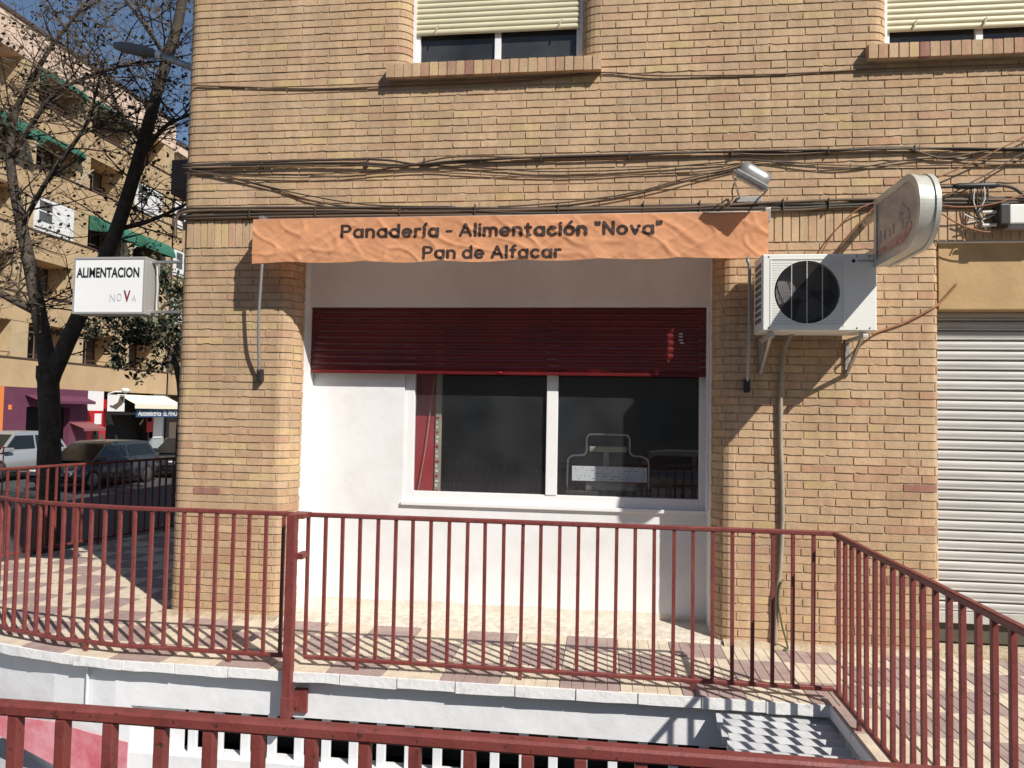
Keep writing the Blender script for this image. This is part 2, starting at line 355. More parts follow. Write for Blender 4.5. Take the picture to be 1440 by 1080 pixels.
# terrace: slab outline, edge wall, tiles
EDGE = [(1.44,-1.17),(-3.45,-1.17),(-4.0,-1.10),(-4.6,-.95),(-5.3,-.62),(-6.0,-.1),(-6.6,.6),(-6.98,1.3),(-6.86,1.9),(-6.36,4.2),(-5.8,7.5),(-3.77,9)]
def inset(pts, d):
    out = []
    for i, p in enumerate(pts):
        a = Vector(pts[max(i-1,0)]); b = Vector(pts[min(i+1,len(pts)-1)]); t = (b-a).normalized()
        out.append((p[0]+t.y*d, p[1]-t.x*d))
    return out
def inpoly(x, y, P):
    c = False; j = len(P)-1
    for i in range(len(P)):
        if (P[i][1] > y) != (P[j][1] > y) and x < (P[j][0]-P[i][0])*(y-P[i][1])/(P[j][1]-P[i][1])+P[i][0]: c = not c
        j = i
    return c
TP = EDGE+[(-3.77,.1),(-3.0,.5),(8,.5),(8,-4.3),(1.44,-4.3)]
TPI = inset(EDGE, .02)+[(-3.77,.1),(-3.0,.5),(8,.5),(8,-4.3),(1.46,-4.3),(1.46,-1.15)]; TPI = TPI[1:]
ter = struct(MB().prism(TPI[::-1], -.075, -.012).build('terrace', 'pavement'))
wallp = inset(EDGE[:-1], .07)
wp = [(1.51,-4.3),(1.51,-1.1)]+wallp[1:]
mb = MB()
for a, b in zip(wp[:-1], wp[1:]): mb.quad((a[0],a[1],-.08),(b[0],b[1],-.08),(b[0],b[1],-.340),(a[0],a[1],-.340))
# the stretch with the basement opening (X -3.33 .. 1.0)
OX0, OX1, OZ0, OZ1 = -3.33, 1.05, -.67, -.340
for a, b in zip(wp[:-1], wp[1:]):
    if abs(a[1]-b[1]) < .02 and a[0]-b[0] > 3:
        for x0, x1 in ((b[0],OX0),(OX1,a[0])): mb.quad((x0,a[1],-.340),(x1,a[1],-.340),(x1,a[1],OZ0),(x0,a[1],OZ0))
        mb.quad((b[0],a[1],OZ0),(a[0],a[1],OZ0),(a[0],a[1],-2.2),(b[0],a[1],-2.2))
        ym = a[1]
    else: mb.quad((a[0],a[1],-.340),(b[0],b[1],-.340),(b[0],b[1],-2.2),(a[0],a[1],-2.2))
mb.quad((OX0,ym,OZ1),(OX1,ym,OZ1),(OX1,ym+.16,OZ1),(OX0,ym+.16,OZ1)); mb.quad((OX0,ym,OZ0),(OX1,ym,OZ0),(OX1,ym+.16,OZ0-.0),(OX0,ym+.16,OZ0))
mb.quad((OX0,ym,OZ1),(OX0,ym+.3,OZ1),(OX0,ym+.3,OZ0),(OX0,ym,OZ0)); mb.quad((OX1,ym,OZ1),(OX1,ym+.3,OZ1),(OX1,ym+.3,OZ0),(OX1,ym,OZ0))
mb.quad((OX0,ym+.1,OZ1),(OX0+.36,ym+.1,OZ1),(OX0+.36,ym+.1,OZ0),(OX0,ym+.1,OZ0))
rw = struct(mb.build('retaining_wall', 'pit_plaster', fix=False))
MB().box(OX0,OX1,ym+.3,ym+.32,OZ0-.02,OZ1+.02).build('basement_backing', 'void', rw)
# relief at the seam and the painted dado beside the ramp
MB().box(-3.683,-3.674,ym-.002,ym+.02,-.45,-.07).build('seam', 'pit_plaster', rw)
MB().prism_axis([(-5.2,-.36),(-4.355,-.475),(-3.93,-.497),(-3.6,-.56),(-3.34,-.60),(-3.34,-1.05),(-3.83,-.83),(-4.35,-.62),(-5.2,-.29)], ym-.006, ym+.002, 'y').build('painted_dado', 'pink_paint', rw)
sp = MB().rbox(0,.062,0,.034,0,.335,.005)
slat_me = None
x = OX0+.40; k = 0
while x < OX1-.07:
    if slat_me is None:
        o = sp.build('window_slat', 'pit_plaster', rw); slat_me = o.data
    else:
        o = bpy.data.objects.new('window_slat', slat_me); COL.objects.link(o); o.parent = rw
    o.location = (x, ym+.07, OZ0); x += .199

# tiles
TS = .4007; TX0, TY0 = -.674, -1.17
def tile_mesh(seed, m, w=TS):
    rr = random.Random(seed); mb = MB(); gpx = .006; n = 5; sw = (w-.005)/n
    for i in range(n):
        a = .0025+i*sw; h = rr.uniform(-.0012,.0012)
        mb.add([(a+.002,.003,0),(a+sw-.002,.003,0),(a+sw-.002,w-.003,0),(a+.002,w-.003,0),
                (a+.0035,.005,.012+h),(a+sw-.0035,.005,.012+h),(a+sw-.0035,w-.005,.012+h),(a+.0035,w-.005,.012+h)],
               [(4,5,6,7),(0,1,5,4),(1,2,6,5),(2,3,7,6),(3,0,4,7)])
    mb.quad((.001,.001,.0075),(w-.001,.001,.0075),(w-.001,w-.001,.0075),(.001,w-.001,.0075))
    me = bpy.data.meshes.new('paving_tile'); me.from_pydata(mb.v, [], mb.f); me.materials.append(MATS[m]); return me
TM = {0: [tile_mesh(i, 'tile_cream') for i in range(4)], 1: [tile_mesh(i+9, 'tile_red') for i in range(4)]}
INS = inset(EDGE, .0)
cand = []
for i in range(-17, 19):
    for j in range(-8, 24):
        x = TX0+i*TS; y = TY0+j*TS
        cs = [(x+.02,y+.02),(x+TS-.02,y+.02),(x+TS-.02,y+TS-.02),(x+.02,y+TS-.02)]
        cnt = sum(inpoly(px, py, TP) for px, py in cs)
        if cnt < 4:
            poly = [(x+.003,y+.003),(x+TS-.003,y+.003),(x+TS-.003,y+TS-.003),(x+.003,y+TS-.003)]
            if not (x < -3.3 and cnt+sum(inpoly(px, py, TP) for px, py in ((x+.2,y+.2),(x+.2,y+.02),(x+.02,y+.2),(x+.38,y+.2),(x+.2,y+.38)))): continue
            for A_, B_ in zip(EDGE[:-2], EDGE[1:-1]):
                tx, ty = B_[0]-A_[0], B_[1]-A_[1]; o_ = []
                sd = lambda q: (q[0]-A_[0])*ty-(q[1]-A_[1])*tx-.012*math.hypot(tx,ty)
                for q0, q1 in zip(poly, poly[1:]+poly[:1]):
                    d0, d1 = sd(q0), sd(q1)
                    if d0 >= 0: o_.append(q0)
                    if d0*d1 < 0: t_ = d0/(d0-d1); o_.append((q0[0]+(q1[0]-q0[0])*t_, q0[1]+(q1[1]-q0[1])*t_))
                poly = o_
                if len(poly) < 3: break
            if len(poly) >= 3: MB().prism(poly, -.012, 0).build('cut_tile', 'tile_red' if (i+j) % 2 else 'tile_cream', ter)
            continue
        c = Vector((x+.2, y+.2, 0))-CAMP
        dpt = c.dot(fw)
        if dpt < .5: continue
        ix = 720+FPX*c.dot(rt)/dpt; iy = 540-FPX*c.dot(up)/dpt
        if not(-120 < ix < 1560 and iy < 1180): continue
        if -3.75 < x and y > 0.0 and x < 8: continue
        cand.append((dpt, i, j))
cand.sort()
tstuff = {0: MB(), 1: MB()}
for n_, (d_, i, j) in enumerate(cand):
    k = (i+j) % 2; me = TM[k][rnd.randrange(4)]
    loc = Vector((TX0+i*TS, TY0+j*TS, -.012+rnd.uniform(-.0015,.0015)))
    if n_ < 300:
        o = bpy.data.objects.new('paving_tile', me); COL.objects.link(o); o.parent = ter; o.location = loc
    else:
        tstuff[k].add([(v.co+loc)[:] for v in me.vertices], [tuple(p.vertices) for p in me.polygons])
for k in (0, 1):
    if tstuff[k].v: tstuff[k].build('far_tiles', 'tile_red' if k else 'tile_cream', ter, kind='stuff')
# cut tiles along the curved part and the inner edge, cement bed elsewhere
MB().prism([(1.44,-1.175),(1.44,-4.3),(1.722,-4.3),(1.722,-1.175)], -.012, -.004).build('border_bed', 'tile_cream', ter)
y = -1.19; k = 0
while y > -4.2:
    MB().rbox(1.442,1.553,y-.385,y,-.011,.003,.003).build('border_tile', 'tile_cream' if k % 2 else 'tile_red', ter); y -= .4; k += 1
# white-painted edge pieces
def along(pts, step):
    """points every step along a polyline"""
    out = []; acc = 0; P = [Vector(p) for p in pts]; out.append(P[0]); need = step
    for a, b in zip(P[:-1], P[1:]):
        L = (b-a).length; pos = 0
        while need <= L-pos:
            pos += need; out.append(a+(b-a)*pos/L); need = step
        need -= L-pos
    out.append(P[-1]); return out
ep = along([(TX0+TS*5+.114,-1.17)]+EDGE[1:8], TS)
for i, (a, b) in enumerate(zip(ep[:-1], ep[1:])):
    t = (b-a); L = t.length
    if L < .05: continue
    t.normalize(); nn = Vector((-t.y, t.x))
    e = .004; dz = rnd.uniform(-.004,.004); A = a+t*e; B = b-t*e; ou = rnd.uniform(.006,.014)
    mid = [(A+(B-A)*q/4) for q in range(5)]
    v = []
    for p in mid:
        jz = rnd.uniform(-.004,.004); jo = ou+rnd.uniform(-.003,.003)
        v += [(p.x-nn.x*.02,p.y-nn.y*.02,-.004),(p.x+nn.x*jo,p.y+nn.y*jo,-.004),(p.x+nn.x*jo,p.y+nn.y*jo,-.07+jz+dz),(p.x-nn.x*.02,p.y-nn.y*.02,-.076)]
    fs = [(0,1,2,3),(16,19,18,17)]+[(q*4+w,q*4+(w+1)%4,q*4+4+(w+1)%4,q*4+4+w) for q in range(4) for w in range(4)]
    MB().add(v, fs).build('edging_piece', 'edge_white', ter)
y = -1.17
while y > -4.2:
    MB().rbox(1.428,1.441,y-.395,y-.003,-.074+rnd.uniform(-.004,.004),-.004,.003).build('edging_piece', 'edge_white', ter); y -= TS
# rough strip of mortar in front of the shop wall, threshold of the garage
def rough_strip(name, x0, x1, y0, y1, za, zb, m, parent):
    mb = MB(); nx = int((x1-x0)/.04); ny = max(3, int((y1-y0)/.04)); v = []; f = []
    for j in range(ny+1):
        for i in range(nx+1):
            xx = x0+(x1-x0)*i/nx; yy = y0+(y1-y0)*j/ny
            if j == 0: yy += .02*noise.noise(Vector((xx*6,1,0)))
            zz = za+(zb-za)*j/ny+.006*noise.noise(Vector((xx*14,yy*14,2)))
            v.append((xx,yy,zz if 0 < j else -.012))
    for j in range(ny):
        for i in range(nx): a = j*(nx+1)+i; f.append((a,a+1,a+nx+2,a+nx+1))
    return mb.add(v, f).build(name, m, parent, smooth=False, fix=False)
mat('thresh', (.68,.63,.54), .95, col2=(.50,.44,.35), scale=16, bump=.8, bscale=60)
rough_strip('mortar_threshold', -2.75, .98, -.03, .46, .012, .04, 'thresh', ter)
rough_strip('mortar_fillet', -3.78, -2.74, -.10, .01, .004, .035, 'base_mortar', ter)
rough_strip('mortar_fillet', .96, 2.66, -.09, .01, .004, .04, 'base_mortar', ter)
MB().rbox(2.6,8,-.05,.3,-.012,.03,.006).build('garage_threshold', 'base_mortar', ter)

# ================================================================== BRICK BUILDING
bld = thing('brick_building', 'tan brick building with rounded corners filling most of the view', 'building', (0, .3, 0))
CH = .0655; BH = .0545; BP = .25
def arc(cx, cy, a, b, t0, t1, n=6): return [(cx+a*math.cos(t0+(t1-t0)*i/n), cy+b*math.sin(t0+(t1-t0)*i/n)) for i in range(n+1)]
# plan outlines, walked left to right with the street on the right hand
Lcorner = [(-3.77,1.6),(-3.77,.12)]+arc(-3.65,.12,.12,.12,PI,1.5*PI)[1:]
def jamb_L(x, a, b, deep): return [(x-a,0)]+arc(x-a,b,a,b,-.5*PI,0)[1:]+[(x,deep)]          # wall ends, turning inwards
def jamb_R(x, a, b, deep): return [(x,deep)]+arc(x+a,b,a,b,-PI,-.5*PI)                        # wall begins, coming out
class Path:
    def __init__(s, pts):
        P = [Vector(pts[0])]
        for p in pts[1:]:
            if (Vector(p)-P[-1]).length > 1e-5: P.append(Vector(p))
        s.P = P; s.s = [0]
        for a, b in zip(P[:-1], P[1:]): s.s.append(s.s[-1]+(b-a).length)
        # offset s0 so that on the front plane s == X
        for a, b, q in zip(P[:-1], P[1:], s.s):
            if abs(a.y) < 1e-4 and abs(b.y) < 1e-4: s.off = a.x-q; break
        s.s = [q+s.off for q in s.s]
    def at(s, q):
        q = min(max(q, s.s[0]), s.s[-1])
        for i in range(len(s.P)-1):
            if q <= s.s[i+1]+1e-9:
                a, b = s.P[i], s.P[i+1]; t = (b-a).normalized(); return a+t*(q-s.s[i]), Vector((t.y,-t.x))
    def samp(s, q0, q1): return [q0]+[q for q in s.s if q0+1e-3 < q < q1-1e-3]+[q1]
UZ0 = 3.4605; WIN = 20
walls = []   # (path, course z0, number of courses, first parity)
pL = Path(Lcorner+jamb_L(-2.67,.15,.2,.22)); pR = Path(jamb_R(.885,.15,.2,.22)+jamb_L(2.585,.05,.05,.2))
pU = Path(Lcorner+[(7,0)])
pUa = Path(Lcorner+jamb_L(-1.70,.16,.12,.16)); pUb = Path(jamb_R(-.225,.15,.12,.16)+jamb_L(2.225,.14,.12,.16)); pUc = Path(jamb_R(3.70,.15,.12,.16)+[(7,0)])
for p in (pL, pR): walls.append((p, 0, 49, 0))
walls.append((pU, UZ0, WIN, 1))
for p in (pUa, pUb, pUc): walls.append((p, UZ0+WIN*CH, 16, 1+WIN))
PAL = [((.525,.374,.225),36),((.515,.362,.22),38),((.50,.338,.203),16),((.55,.405,.215),6),((.47,.295,.185),1.5),((.37,.19,.135),0),((.50,.362,.222),4)]
def pick(wts):
    t = rnd.uniform(0, sum(wts))
    for (c, _), w in zip(PAL, wts):
        t -= w
        if t <= 0: break
    k = rnd.uniform(.96,1.09); h = rnd.uniform(-.008,.010)
    return (c[0]*k+h*.4, c[1]*k*.985, c[2]*k-h*.5)
def brick_col(x, z):
    w = [q for _, q in PAL]
    if z < 3.2 and x < -2.5:
        w = [28,32,26,7,6,.3,6]
        if z < 1.3: w = [20,28,32,5,11,1,8]
    if z < 3.2 and x > 2.3: w = [24,30,26,3,10,4,6]
    elif z < 3.2 and x > .8: w = [30,38,22,7,4,.2,5]
    return pick(w)
VAR = []
for i in range(18):
    rr = random.Random(i+50); L = BP-.0095; j = lambda a=.0014: rr.uniform(-a,a); n_ = 5
    lo = [(-L/2+L*q/n_+(j(.012) if 0 < q < n_ else j()), -BH/2+j()) for q in range(n_+1)]
    hi = [(L/2-L*q/n_+(j(.012) if 0 < q < n_ else j()), BH/2+j()) for q in range(n_+1)]
    if i % 4 == 1: lo[rr.randint(1,4)] = (j(.08), -BH/2+rr.uniform(.004,.009))      # a chipped edge
    if i % 4 == 2: hi[0] = (hi[0][0]-.008, hi[0][1]); hi.insert(0, (L/2, BH/2-.009))  # a knocked-off corner
    if i % 4 == 3: lo[0] = (lo[0][0]+.007, lo[0][1]); hi.append((-L/2, -BH/2+.008))
    lo.sort(); out_ = lo+hi; m_ = len(out_)
    v = [(x, j(.0008), z) for x, z in out_]+[(x, .03, z) for x, z in out_]
    me = bpy.data.meshes.new('brick'); me.from_pydata(v, [], [tuple(range(m_))]+[(q,m_+q,m_+(q+1)%m_,(q+1)%m_) for q in range(m_)]); me.materials.append(BRK_O); VAR.append(me)
stuff = MB(); singles = []
mort = MB()
for path, z0, nc, par in walls:
    pts = path.samp(path.s[0], path.s[-1])
    for a, b in zip(pts[:-1], pts[1:]):
        (pa, na), (pb, nb) = path.at(a+1e-6), path.at(b-1e-6)
        pa = pa-na*.0065; pb = pb-nb*.0065
        mort.quad((pa.x,pa.y,z0-.006),(pb.x,pb.y,z0-.006),(pb.x,pb.y,z0+nc*CH),(pa.x,pa.y,z0+nc*CH))
    for c in range(nc):
        zb = z0+c*CH; ph = -2.3127+((c+par) % 2)*.125+rnd.uniform(-.012,.012)
        q = ph-math.ceil((ph-path.s[0])/BP)*BP; js = []
        while q < path.s[-1]+BP:
            js.append(q+rnd.uniform(-.007,.007)); q += BP
        for a, b in zip(js[:-1], js[1:]):
            a = max(a, path.s[0]); b = min(b, path.s[-1])
            if b-a < .03: continue
            if rnd.random() < .035 and b-a > .2: parts = [(a,(a+b)/2),((a+b)/2,b)]
            else: parts = [(a,b)]
            for a2, b2 in parts:
                e0, e1 = a2+.0045, b2-.0045
                ss = path.samp(e0, e1); mid = path.at((e0+e1)/2)[0]
                colr = brick_col(mid.x, zb)
                out = rnd.uniform(-.002,.0022); lo = zb+rnd.uniform(-.0012,.0012); hi = zb+BH+rnd.uniform(-.0014,.0014)
                if len(ss) == 2 and abs(mid.y) < 1e-3 and abs(b2-a2-BP) < .02:
                    singles.append((mid.x, zb+BH/2, (b2-a2)/BP, out, colr)); continue
                stuff.col = colr; v = []; f = []
                for i, s_ in enumerate(ss):
                    p, n_ = path.at(s_+(1e-6 if i == 0 else -1e-6)); fr = p+n_*out; bk = p-n_*.03
                    k = rnd.uniform(-.001,.001)
                    v += [(fr.x,fr.y,lo+k),(fr.x,fr.y,hi+k),(bk.x,bk.y,hi),(bk.x,bk.y,lo)]
                m_ = len(ss)
                for i in range(m_-1):
                    A = i*4; B = A+4; f += [(A,B,B+1,A+1),(A+1,B+1,B+2,A+2),(A,A+3,B+3,B)]
                f += [(0,1,2,3),((m_-1)*4,(m_-1)*4+3,(m_-1)*4+2,(m_-1)*4+1)]
                stuff.add(v, f)
def imgpos(x, y, z):
    d = Vector((x,y,z))-CAMP; t = d.dot(fw); return 720+FPX*d.dot(rt)/t, 540-FPX*d.dot(up)/t, t
OCC = [(350,290,1085,372),(1066,350,1240,480),(1222,240,1325,392),(430,360,1003,900)]
def score(s_):
    ix, iy, t = imgpos(s_[0], 0, s_[1])
    if not (20 < ix < 1425 and 8 < iy < 905): return 0
    if any(a < ix < c and b < iy < d for a, b, c, d in OCC): return 0
    return ix
singles.sort(key=score, reverse=True)
for i, (x, z, sc, out, c) in enumerate(singles):
    me = VAR[rnd.randrange(len(VAR))]
    if i < 300 and score((x,z)) > 0:
        o = bpy.data.objects.new('brick', me); COL.objects.link(o); o.parent = bld
        o.location = Vector((x,-out,z))-bld.location; o.scale = (sc,1,1); o.color = (*c,1)
    else:
        stuff.col = c
        stuff.add([(x+v.co.x*sc, v.co.y-out, z+v.co.z) for v in me.vertices], [tuple(p.vertices) for p in me.polygons])
# soldier course
sz0, sz1 = 3.2135, 3.4545
x = -3.77+.006; k = 0
SM = None
while x < 7:
    w = .0545; c = pick([40,30,12,14,4,1,8]); xs = x+w/2
    if x < -3.66: yoff = .12-math.sqrt(max(0,.12**2-(-3.65-xs)**2))
    else: yoff = 0
    ix, iy, t = imgpos(xs, 0, 3.33)
    if ix < 356 or 1085 < ix < 1440:
        if SM is None: SM = MB().add([(-w/2,0,0),(w/2,0,0),(w/2,0,.241),(-w/2,0,.241),(-w/2,.03,0),(w/2,.03,0),(w/2,.03,.241),(-w/2,.03,.241)],[(0,1,2,3),(0,4,5,1),(1,5,6,2),(2,6,7,3),(3,7,4,0)]).build('soldier_brick', BRK_O)
        o = SM if k == 0 else bpy.data.objects.new('soldier_brick', SM.data)
        if k: COL.objects.link(o)
        o.parent = bld
        o.location = Vector((xs, yoff+rnd.uniform(-.002,.002), sz0+rnd.uniform(-.002,.002)))-bld.location; o.color = (*c,1); k += 1
    else:
        stuff.col = c; stuff.box(x, x+w, yoff+rnd.uniform(-.002,.002), .03, sz0, sz1)
    x += .0655
stuff.col = None
bw = stuff.build('brickwork', BRK_A, bld, fix=False, kind='stuff')
mort.quad((-3.66,.0065,3.205),(7,.0065,3.205),(7,.0065,3.462),(-3.66,.0065,3.462))
mort.quad((-3.76,.12,3.205),(-3.66,.0065,3.205),(-3.66,.0065,3.462),(-3.76,.12,3.462)); mort.quad((-3.76,1.6,3.205),(-3.76,.12,3.205),(-3.76,.12,3.462),(-3.76,1.6,3.462))
mort.build('mortar_bed', 'mortar', bld, fix=False)
# mass of the building: side and back walls, upper storeys, soffits
def tex_brick():
    m = bpy.data.materials.new('brick_far'); m.use_nodes = True; n = m.node_tree.nodes; l = m.node_tree.links
    t = n.new('ShaderNodeTexBrick'); t.inputs['Scale'].default_value = 1; t.inputs['Brick Width'].default_value = .25; t.inputs['Row Height'].default_value = .0655
    t.inputs['Mortar Size'].default_value = .006; t.inputs['Color1'].default_value = (.5,.35,.19,1); t.inputs['Color2'].default_value = (.46,.29,.165,1); t.inputs['Mortar'].default_value = (.3,.23,.15,1)
    g_ = n.new('ShaderNodeNewGeometry'); sx = n.new('ShaderNodeSeparateXYZ'); cx = n.new('ShaderNodeCombineXYZ'); ad = n.new('ShaderNodeMath')
    l.new(g_.outputs['Position'], sx.inputs[0]); l.new(sx.outputs[0], ad.inputs[0]); l.new(sx.outputs[1], ad.inputs[1]); l.new(ad.outputs[0], cx.inputs[0]); l.new(sx.outputs[2], cx.inputs[1])
    l.new(cx.outputs[0], t.inputs['Vector']); l.new(t.outputs['Color'], n['Principled BSDF'].inputs['Base Color']); n['Principled BSDF'].inputs['Roughness'].default_value = .9
    return m
FARB = tex_brick()
ztop = UZ0+(WIN+16)*CH
MB().box(-3.765,7,.004,11,ztop+.002,12.4).build('upper_storeys', FARB, bld)
MB().box(-3.762,-3.55,1.55,11,-.8,ztop).box(-3.55,7,10.8,11,-.8,ztop).box(6.8,7,.2,10.8,-.8,ztop).box(-3.5,6.9,.35,10.7,3.0,3.2).build('side_walls', FARB, bld)
MB().box(-2.9,1.2,.02,.34,3.19,3.204).box(2.5,6.8,.02,.3,3.195,3.206).build('lintel_soffit', 'white_plaster', bld)
for x0, x1 in ((-3.5,-2.67),(.885,2.585)): MB().box(x0-.0,x1,.5,.6,-.02,3.2).build('pier_back', 'mortar', bld)

# --- shop front
PY = .46
pan = MB().box(-2.80,-1.805,PY,PY+.1,0,3.0).box(-1.805,1.02,PY,PY+.1,0,.985).build('shop_wall', 'white_plaster', bld)
# dirt rising from the floor is a stain with its own outline
v = []; f = []; n_ = 90
for i in range(n_+1):
    xx = -2.70+3.6*i/n_; v += [(xx,PY-.003,.02),(xx,PY-.003,.095+.016*noise.noise(Vector((xx*2.3,0,0)))+.014*noise.noise(Vector((xx*17,3,0))))]
for i in range(n_): f.append((2*i,2*i+2,2*i+3,2*i+1))
mat('dirt', (.73,.70,.63), .95, col2=(.63,.57,.47), scale=8, bump=.5, bscale=40)
MB().add(v, f).build('dirt_band', 'dirt', pan, fix=False)
MB().box(-2.80,-2.672,.20,PY,0,3.19).build('door_jamb', 'white_plaster', bld)
MB().box(.888,1.02,.20,PY,0,3.19).build('door_jamb', 'white_plaster', bld)
MB().box(-2.672,.888,.33,.45,2.735,3.19).build('shutter_box', 'white_plaster', bld)
MB().box(-2.695,-2.668,.34,.37,0,2.75).build('shutter_guide', 'white_frame', bld); MB().box(.862,.886,.34,.37,1.0,2.75).build('shutter_guide', 'white_frame', bld)
sh = bpy.data.objects.new('shop_shutter', None); COL.objects.link(sh); sh.parent = bld; sh.location = Vector((-.9,.38,2.43))-bld.location
def slat_profile(z, h, d=.012, n=6):
    """convex slat cross-section as (y, z) points, front facing -y"""
    fr = [(-d*math.sin(PI*i/n)**.7 if 0 < i < n else 0, z+h*i/n) for i in range(n+1)]
    return fr+[(.012,z+h),(.012,z)]
nS = 10; hS = (2.735-2.155)/nS
for i in range(nS):
    MB().prism_axis([(y+.38,z) for y,z in slat_profile(2.165+i*hS, hS-.004, .009)], -2.668, .862, 'x').build('slat', 'red_shutter', sh)
MB().rbox(-2.668,.862,.368,.392,2.135,2.163,.004).build('bottom_bar', 'red_shutter', sh)
for xx, zz in ((.63,2.50),(.63,2.475),(.63,2.445),(.64,2.42)): MB().rbox(xx,xx+.035,.366,.3705,zz,zz+.014,.002).build('pale_mark', 'galv', sh)  # small pale marks near the right end of the red slats
MB().rbox(-.93,-.90,.36,.37,2.15,2.165,.002).build('pull_tab', 'shop_red', sh)
# window
FY0, FY1 = PY+.02, PY+.08
win = bpy.data.objects.new('shop_window', None); COL.objects.link(win); win.parent = bld; win.location = Vector((-.45,FY0,1))-bld.location
for nm, a in (('frame_stile',(-1.803,-1.715,FY0,FY1,.987,2.7)),('frame_stile',(.823,.96,FY0,FY1,.987,2.7)),('mullion',(-.507,-.407,FY0-.008,FY1,1.078,2.7)),('frame_rail',(-1.715,.823,FY0,FY1,.987,1.078))):
    MB().rbox(*a, .005).build(nm, 'white_frame', win)
MB().rbox(-1.81,.9,PY-.028,FY0+.01,.955,.9865,.004).build('window_sill', 'white_frame', win)
MB().quad((-1.715,FY0+.03,1.078),(-.507,FY0+.03,1.078),(-.507,FY0+.03,2.7),(-1.715,FY0+.03,2.7)).build('pane', 'glass', win, fix=False)
MB().quad((-.407,FY0+.03,1.078),(.823,FY0+.03,1.078),(.823,FY0+.03,2.7),(-.407,FY0+.03,2.7)).build('pane', 'glass', win, fix=False)
# room behind
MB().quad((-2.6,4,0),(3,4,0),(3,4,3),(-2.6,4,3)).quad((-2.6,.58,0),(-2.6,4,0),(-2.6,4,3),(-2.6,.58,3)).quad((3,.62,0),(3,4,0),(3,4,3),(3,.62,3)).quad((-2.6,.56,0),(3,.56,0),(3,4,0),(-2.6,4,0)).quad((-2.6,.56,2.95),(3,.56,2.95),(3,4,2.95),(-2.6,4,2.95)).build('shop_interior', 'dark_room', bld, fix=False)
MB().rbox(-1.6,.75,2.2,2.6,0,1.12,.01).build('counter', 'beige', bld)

# --- upper windows
def upper_window(x0, x1, zshut, hooks):
    zb = UZ0+WIN*CH; w = bpy.data.objects.new('upper_window', None); COL.objects.link(w); w.parent = bld; w.location = Vector(((x0+x1)/2,.15,zb))-bld.location
    yw = .17; zt = ztop
    for nm, a in (('frame_stile',(x0,x0+.05,yw-.03,yw+.03,zb,zt)),('frame_stile',(x1-.05,x1,yw-.03,yw+.03,zb,zt)),('mullion',((x0+x1)/2-.025,(x0+x1)/2+.03,yw-.02,yw+.03,zb,zt)),('frame_rail',(x0+.05,x1-.05,yw-.025,yw+.03,zb,zb+.045))):
        MB().rbox(*a, .004).build(nm, 'white_frame', w)
    xm = (x0+x1)/2
    MB().quad((x0+.05,yw+.005,zb+.04),(xm-.025,yw+.005,zb+.04),(xm-.025,yw+.005,zt),(x0+.05,yw+.005,zt)).build('pane', 'dark_glass', w, fix=False)
    MB().quad((xm+.03,yw+.005,zb+.04),(x1-.05,yw+.005,zb+.04),(x1-.05,yw+.005,zt),(xm+.03,yw+.005,zt)).build('pane', 'dark_glass', w, fix=False)
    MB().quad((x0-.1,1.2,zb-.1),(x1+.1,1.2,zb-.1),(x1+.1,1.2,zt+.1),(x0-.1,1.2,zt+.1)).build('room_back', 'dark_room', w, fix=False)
    MB().box(x0-.2,x1+.2,.2,1.2,zb-.06,zb-.02).build('room_floor', 'dark_room', w)
    MB().box(x0-.004,x0+.018,.10,.135,zb,zt).build('shutter_guide', 'white_frame', w); MB().box(x1-.018,x1+.004,.10,.135,zb,zt).build('shutter_guide', 'white_frame', w)
    bl = bpy.data.objects.new('roller_blind', None); COL.objects.link(bl); bl.parent = w; 
    h = .0475; z = zshut
    while z < zt:
        MB().prism_axis([(y+.12,q) for y,q in slat_profile(z, h-.0025, .011)], x0+.008, x1-.008, 'x').build('slat', 'cream_slat', bl); z += h
    for hx in hooks: MB().tube([(hx+.02,.105,zshut+.075),(hx,.095,zshut+.035),(hx-.012,.1,zshut-.005)], .008, 6).build('stopper', 'beige', bl)
    # brick-on-edge sill
    sx0, sx1 = x0-.19, x1+.17; n = int((sx1-sx0)/.0735)
    for i in range(n):
        a = sx0+(sx1-sx0)*i/n; j = rnd.uniform(-.003,.003)
        mb = MB(); y0 = -.085+j; zt_ = 4.765+rnd.uniform(-.002,.002); zl = 4.645
        mb.add([(a+.004,y0,zl),(a+.0695,y0,zl),(a+.0695,.14,zl+.02),(a+.004,.14,zl+.02),(a+.004,y0,zt_-.003),(a+.0695,y0,zt_-.003),(a+.0695,.14,zt_+.028),(a+.004,.14,zt_+.028)],
               [(0,3,2,1),(4,5,6,7),(0,1,5,4),(1,2,6,5),(2,3,7,6),(3,0,4,7)])
        o = mb.build('sill_brick', BRK_O, w); o.color = (*pick([12,20,30,4,30,6,8]),1)
    MB().box(sx0+.006,sx1-.004,-.078,.13,4.650,4.757).build('sill_mortar', 'mortar', w)
upper_window(-1.70,-.225,5.105,(-1.50,-.42))
upper_window(2.225,3.70,4.955,(2.45,2.98))

